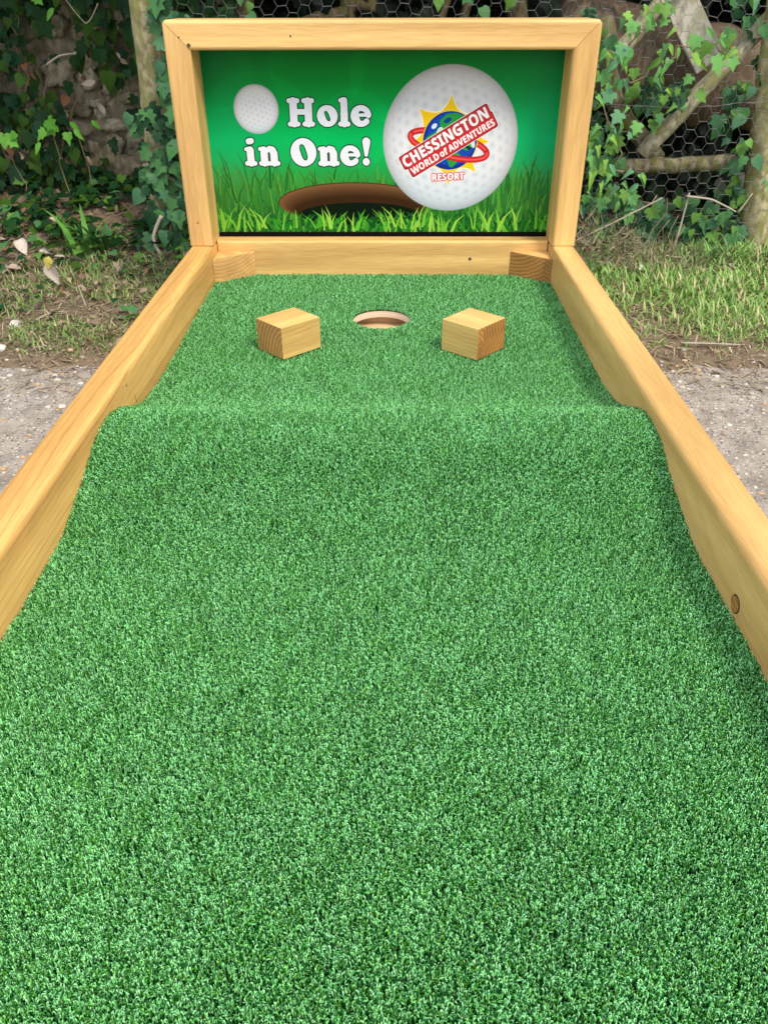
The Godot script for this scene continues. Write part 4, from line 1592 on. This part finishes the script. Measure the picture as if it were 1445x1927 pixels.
	for t in tufts:
		var o := base("grass_tuft", t[0])
		tag(o, t[4], "grass tuft")
		var mats: Array = []
		for k in 3:
			var c: Color = t[3]
			var g := 0.75 + 0.3 * k
			mats.append(plain(c.r * g, c.g * g, c.b * g, 0.5, 0.4))
		for k in t[1]:
			var off := Vector3(rr(-0.05, 0.05), 0, rr(-0.03, 0.03))
			var h: float = t[2] * rr(0.6, 1.15)
			var y := bank(t[0].x + off.x, t[0].z + off.z)
			var b := Basis(Vector3.UP, rr(0, TAU)) * Basis(Vector3.RIGHT, rr(0.0, 0.7))
			put("blade", blade, mats[k % 3], o, Transform3D(b.scaled_local(Vector3(h * (1.9 if t[2] > 0.1 else 1.2), h, h * 1.3)), Vector3(off.x, y - 0.004, off.z)))

func build_small_things() -> void:
	# dead leaves one can tell apart on the left bank and verge
	var lm := [plain(0.50, 0.42, 0.37, 0.75), plain(0.40, 0.31, 0.25, 0.75), plain(0.26, 0.15, 0.10, 0.75), plain(0.56, 0.50, 0.45, 0.75)]
	for m in lm:
		m.backlight_enabled = true
		m.backlight = Color(0.2, 0.2, 0.2)
	var spots := [
		[-0.885, -1.99, 0.05, 3, "bleached curled leaf on the bank at the far left, biggest there"],
		[-0.815, -1.955, 0.046, 3, "whitish crumpled leaf in the pile above the white stones"],
		[-0.775, -1.93, 0.034, 0, "small pinkish leaf beside the whitish crumpled leaf on the left bank"],
		[-0.725, -1.905, 0.042, 0, "pinkish folded leaf just above the yellow-topped dead leaf"],
		[-0.605, -1.87, 0.052, 3, "long pale leaf lying flat nearest the left rail"],
		[-0.84, -2.12, 0.05, 0, "large pinkish leaf lying in the dark ground ivy at the left"],
		[-0.955, -2.03, 0.04, 1, "tan leaf at the left picture edge under the ivy"],
		[-0.63, -2.02, 0.034, 1, "tan leaf behind the dark green grass tuft"],
		[-0.93, -2.16, 0.038, 2, "dark brown leaf in the ground ivy at the far left"],
		[-0.655, -1.94, 0.034, 2, "dark brown leaf between the grass tuft and the left rail"],
		[-0.86, -1.87, 0.03, 1, "tan leaf low on the left verge near the stones"],
		[0.60, -1.845, 0.045, 3, "pale folded leaf lying in the grass below the dry stalks"],
		[0.56, -1.865, 0.03, 1, "tan leaf at the edge of the dry stalks beside the right rail"],
		[0.82, -1.9, 0.028, 1, "small tan leaf in the grass below the right fence post"],
		[0.93, -1.95, 0.034, 2, "reddish-brown leaf at the right edge under the fence post"]]
	for s in spots:
		var b := Basis(Vector3.UP, rr(0, TAU)) * Basis(Vector3(1, 0, 0.4).normalized(), rr(-0.5, 0.7)) * Basis(Vector3.BACK, rr(-0.5, 0.5))
		var o := put("dry_leaf", dry[rng.randi() % 3], lm[s[3]], self, Transform3D(b.scaled_local(Vector3.ONE * s[2]), Vector3(s[0], bank(s[0], s[1]) + 0.014, s[1])))
		tag(o, s[4], "leaf", "dry leaves on the ground")
	# one tall curled leaf with a yellow top
	var yl := base("yellowed_leaf", Vector3(-0.735, bank(-0.735, -1.77), -1.77))
	tag(yl, "upright curled dead leaf, yellow above and pale below, on the left verge", "leaf")
	put("pale_half", dry[2], lm[3], yl, Transform3D((Basis(Vector3.BACK, 0.25) * Basis(Vector3.RIGHT, 1.35)).scaled_local(Vector3.ONE * 0.05), Vector3(0.004, 0.03, 0)))
	put("yellow_half", dry[1], plain(0.42, 0.36, 0.07, 0.7), yl, Transform3D((Basis(Vector3.BACK, -0.2) * Basis(Vector3.RIGHT, 1.1)).scaled_local(Vector3.ONE * 0.028), Vector3(-0.001, 0.053, 0.0)))
	# white stones near the left edge
	var white := bark(Color8(206, 204, 198), Color8(170, 166, 160), Color8(190, 186, 176), 91)
	var sm := lump(92, 2, 0.3)
	var stones := [[-0.80, -1.60, 0.0115, "larger white stone upper of two beside the grassy path edge"], [-0.765, -1.495, 0.0115, "white stone lower of two beside the grassy path edge"], [-0.725, -1.52, 0.0125, "long pinkish-grey stone in the soil right of the white stones"], [-0.835, -1.66, 0.012, "pale stone half hidden in grass at the far left"], [-0.71, -1.41, 0.009, "small round pale pebble in the soil near the path"]]
	for s in stones:
		var b := Basis(Vector3.UP, rr(0, 3)).scaled_local(Vector3(s[2] * 1.2, s[2] * 0.75, s[2] * 0.9))
		tag(put("stone", sm, white, self, Transform3D(b, Vector3(s[0], bank(s[0], s[1]) + s[2] * 0.3, s[1]))), s[3], "stone")
	# twigs
	var tm := plain(0.42, 0.37, 0.31, 0.85)
	var tw := [
		[[-0.58, 0.24, -2.2], [-0.60, 0.19, -2.19], [-0.598, 0.16, -2.18], 0.0028, "pale bent twig hanging in front of the bare stones"],
		[[-0.535, 0.12, -2.0], [-0.56, 0.07, -1.99], [-0.545, 0.03, -1.98], 0.005, "grey gnarled root standing beside the left post of the board"],
		[[-0.84, 0.42, -2.27], [-0.80, 0.44, -2.26], [-0.76, 0.445, -2.27], 0.0028, "pale horizontal twig across the ivy above the bare stones"],
		[[-0.665, 0.55, -2.2], [-0.70, 0.51, -2.2], [-0.74, 0.56, -2.2], 0.0013, "thin forked twig at the top of the ivy near the left post"],
		[[0.72, 0.02, -2.03], [0.73, 0.10, -2.035], [0.735, 0.165, -2.035], 0.003, "upright bleached twig standing against the netting below the rail"],
		[[0.728, 0.158, -2.03], [0.79, 0.15, -2.03], [0.855, 0.122, -2.03], 0.0028, "arched bleached twig reaching right across the netting below the rail"],
		[[0.86, 0.12, -2.03], [0.872, 0.14, -2.03], [0.885, 0.165, -2.03], 0.0022, "short bleached twig leaning beside the right fence post"],
		[[0.44, 0.055, -1.98], [0.54, 0.10, -1.99], [0.66, 0.16, -2.0], 0.0024, "long brown twig slanting over the dry stalks"],
		[[0.86, 0.0, -1.93], [0.92, 0.03, -1.95], [1.02, 0.075, -1.97], 0.003, "bleached stick lying across the foot of the right fence post"],
		[[0.56, 0.02, -1.43], [0.62, 0.022, -1.42], [0.68, 0.018, -1.425], 0.002, "thin brown twig lying on the soil at the path edge on the right"],
		[[-0.70, 0.02, -1.53], [-0.67, 0.03, -1.56], [-0.64, 0.022, -1.60], 0.0016, "thin straw-coloured stalk lying on the left verge"],
		[[-0.62, 0.005, -1.64], [-0.628, 0.03, -1.645], [-0.634, 0.06, -1.65], 0.0018, "upright straw-coloured stalk beside the left rail"]]
	for t in tw:
		var o := Vector3(t[0][0], t[0][1], t[0][2])
		var curve := Curve3D.new()
		curve.bake_interval = 0.012
		for k in 3:
			curve.add_point(Vector3(t[k][0], t[k][1], t[k][2]) - o, Vector3.ZERO if k != 1 else -(Vector3(t[2][0], t[2][1], t[2][2]) - o) * 0.12, Vector3.ZERO if k != 1 else (Vector3(t[2][0], t[2][1], t[2][2]) - o) * 0.12)
		tag(put("twig", tube(curve.get_baked_points(), t[3], t[3] * 0.6, 7, 0.5), tm, self, Transform3D(Basis(), o)), t[4], "twig")


func _ready() -> void:
	rng.seed = 20
	noise.seed = 4
	noise.frequency = 0.35
	noise.fractal_octaves = 3
	# camera
	var cam := Camera3D.new()
	cam.name = "camera"
	cam.fov = 65.327
	cam.near = 0.02
	cam.far = 200.0
	cam.position = Vector3(0.0142, 0.423 + TOP, 0.0)
	cam.rotation = Vector3(-0.5781, 0.0073, -0.0018)
	var lens := CameraAttributesPhysical.new()
	lens.frustum_focal_length = 12.0 / tan(deg_to_rad(65.327 / 2.0))
	lens.frustum_near = 0.02
	lens.frustum_far = 200.0
	lens.frustum_focus_distance = 0.85
	lens.exposure_aperture = 15.0
	cam.attributes = lens
	add_child(cam)
	# sky, sun and exposure
	var sky := ProceduralSkyMaterial.new()
	sky.sky_top_color = Color(0.84, 0.865, 0.90)
	sky.sky_horizon_color = Color(0.84, 0.84, 0.835)
	sky.ground_horizon_color = Color(0.55, 0.54, 0.52)
	sky.ground_bottom_color = Color(0.40, 0.39, 0.37)
	sky.sky_curve = 0.2
	sky.sun_angle_max = 0.0
	var env := Environment.new()
	env.background_mode = Environment.BG_SKY
	env.sky = Sky.new()
	env.sky.sky_material = sky
	env.tonemap_mode = Environment.TONE_MAPPER_LINEAR
	env.tonemap_exposure = 2.0
	env.sdfgi_enabled = true
	env.ssao_enabled = true
	env.ssil_enabled = true
	var we := WorldEnvironment.new()
	we.name = "world_environment"
	we.environment = env
	add_child(we)
	var sun := DirectionalLight3D.new()
	sun.name = "sun"
	sun.light_color = Color(1.0, 0.95, 0.86)
	sun.light_energy = 0.5
	sun.light_angular_distance = 16.0
	sun.shadow_enabled = true
	sun.look_at_from_position(Vector3(0.85, 1.7, 1.0), Vector3.ZERO)
	add_child(sun)
	# shared timber
	var gold := Color8(232, 188, 116)
	wood = [
		wood_material(wood_texture(1, 0.62, 0.0105, 0.012, Color8(217, 170, 102), Color8(150, 96, 44), 6.0)),
		wood_material(wood_texture(2, 0.22, 0.014, 0.03, Color8(212, 172, 110), Color8(184, 137, 76))),
		wood_material(wood_texture(3, 0.34, 0.012, 0.014, Color8(219, 178, 116), Color8(190, 143, 80))),
		wood_material(wood_texture(4, 0.34, 0.013, 0.02, Color8(219, 178, 114), Color8(190, 143, 78))),
		wood_material(wood_texture(5, 0.50, 0.0075, 0.008, Color8(215, 179, 112), Color8(186, 136, 72)))]
	for k in 3:
		end_wood.append(wood_material(end_grain_texture(7 + k, [Color8(218, 176, 118), Color8(210, 166, 108), Color8(190, 140, 80)][k], [Color8(188, 140, 84), Color8(150, 98, 52), Color8(134, 88, 46)][k])))
	make_leaves()
	build_ground()
	build_wall()
	build_fence()
	build_game()
	build_plants()
	build_grass()
	build_small_things()
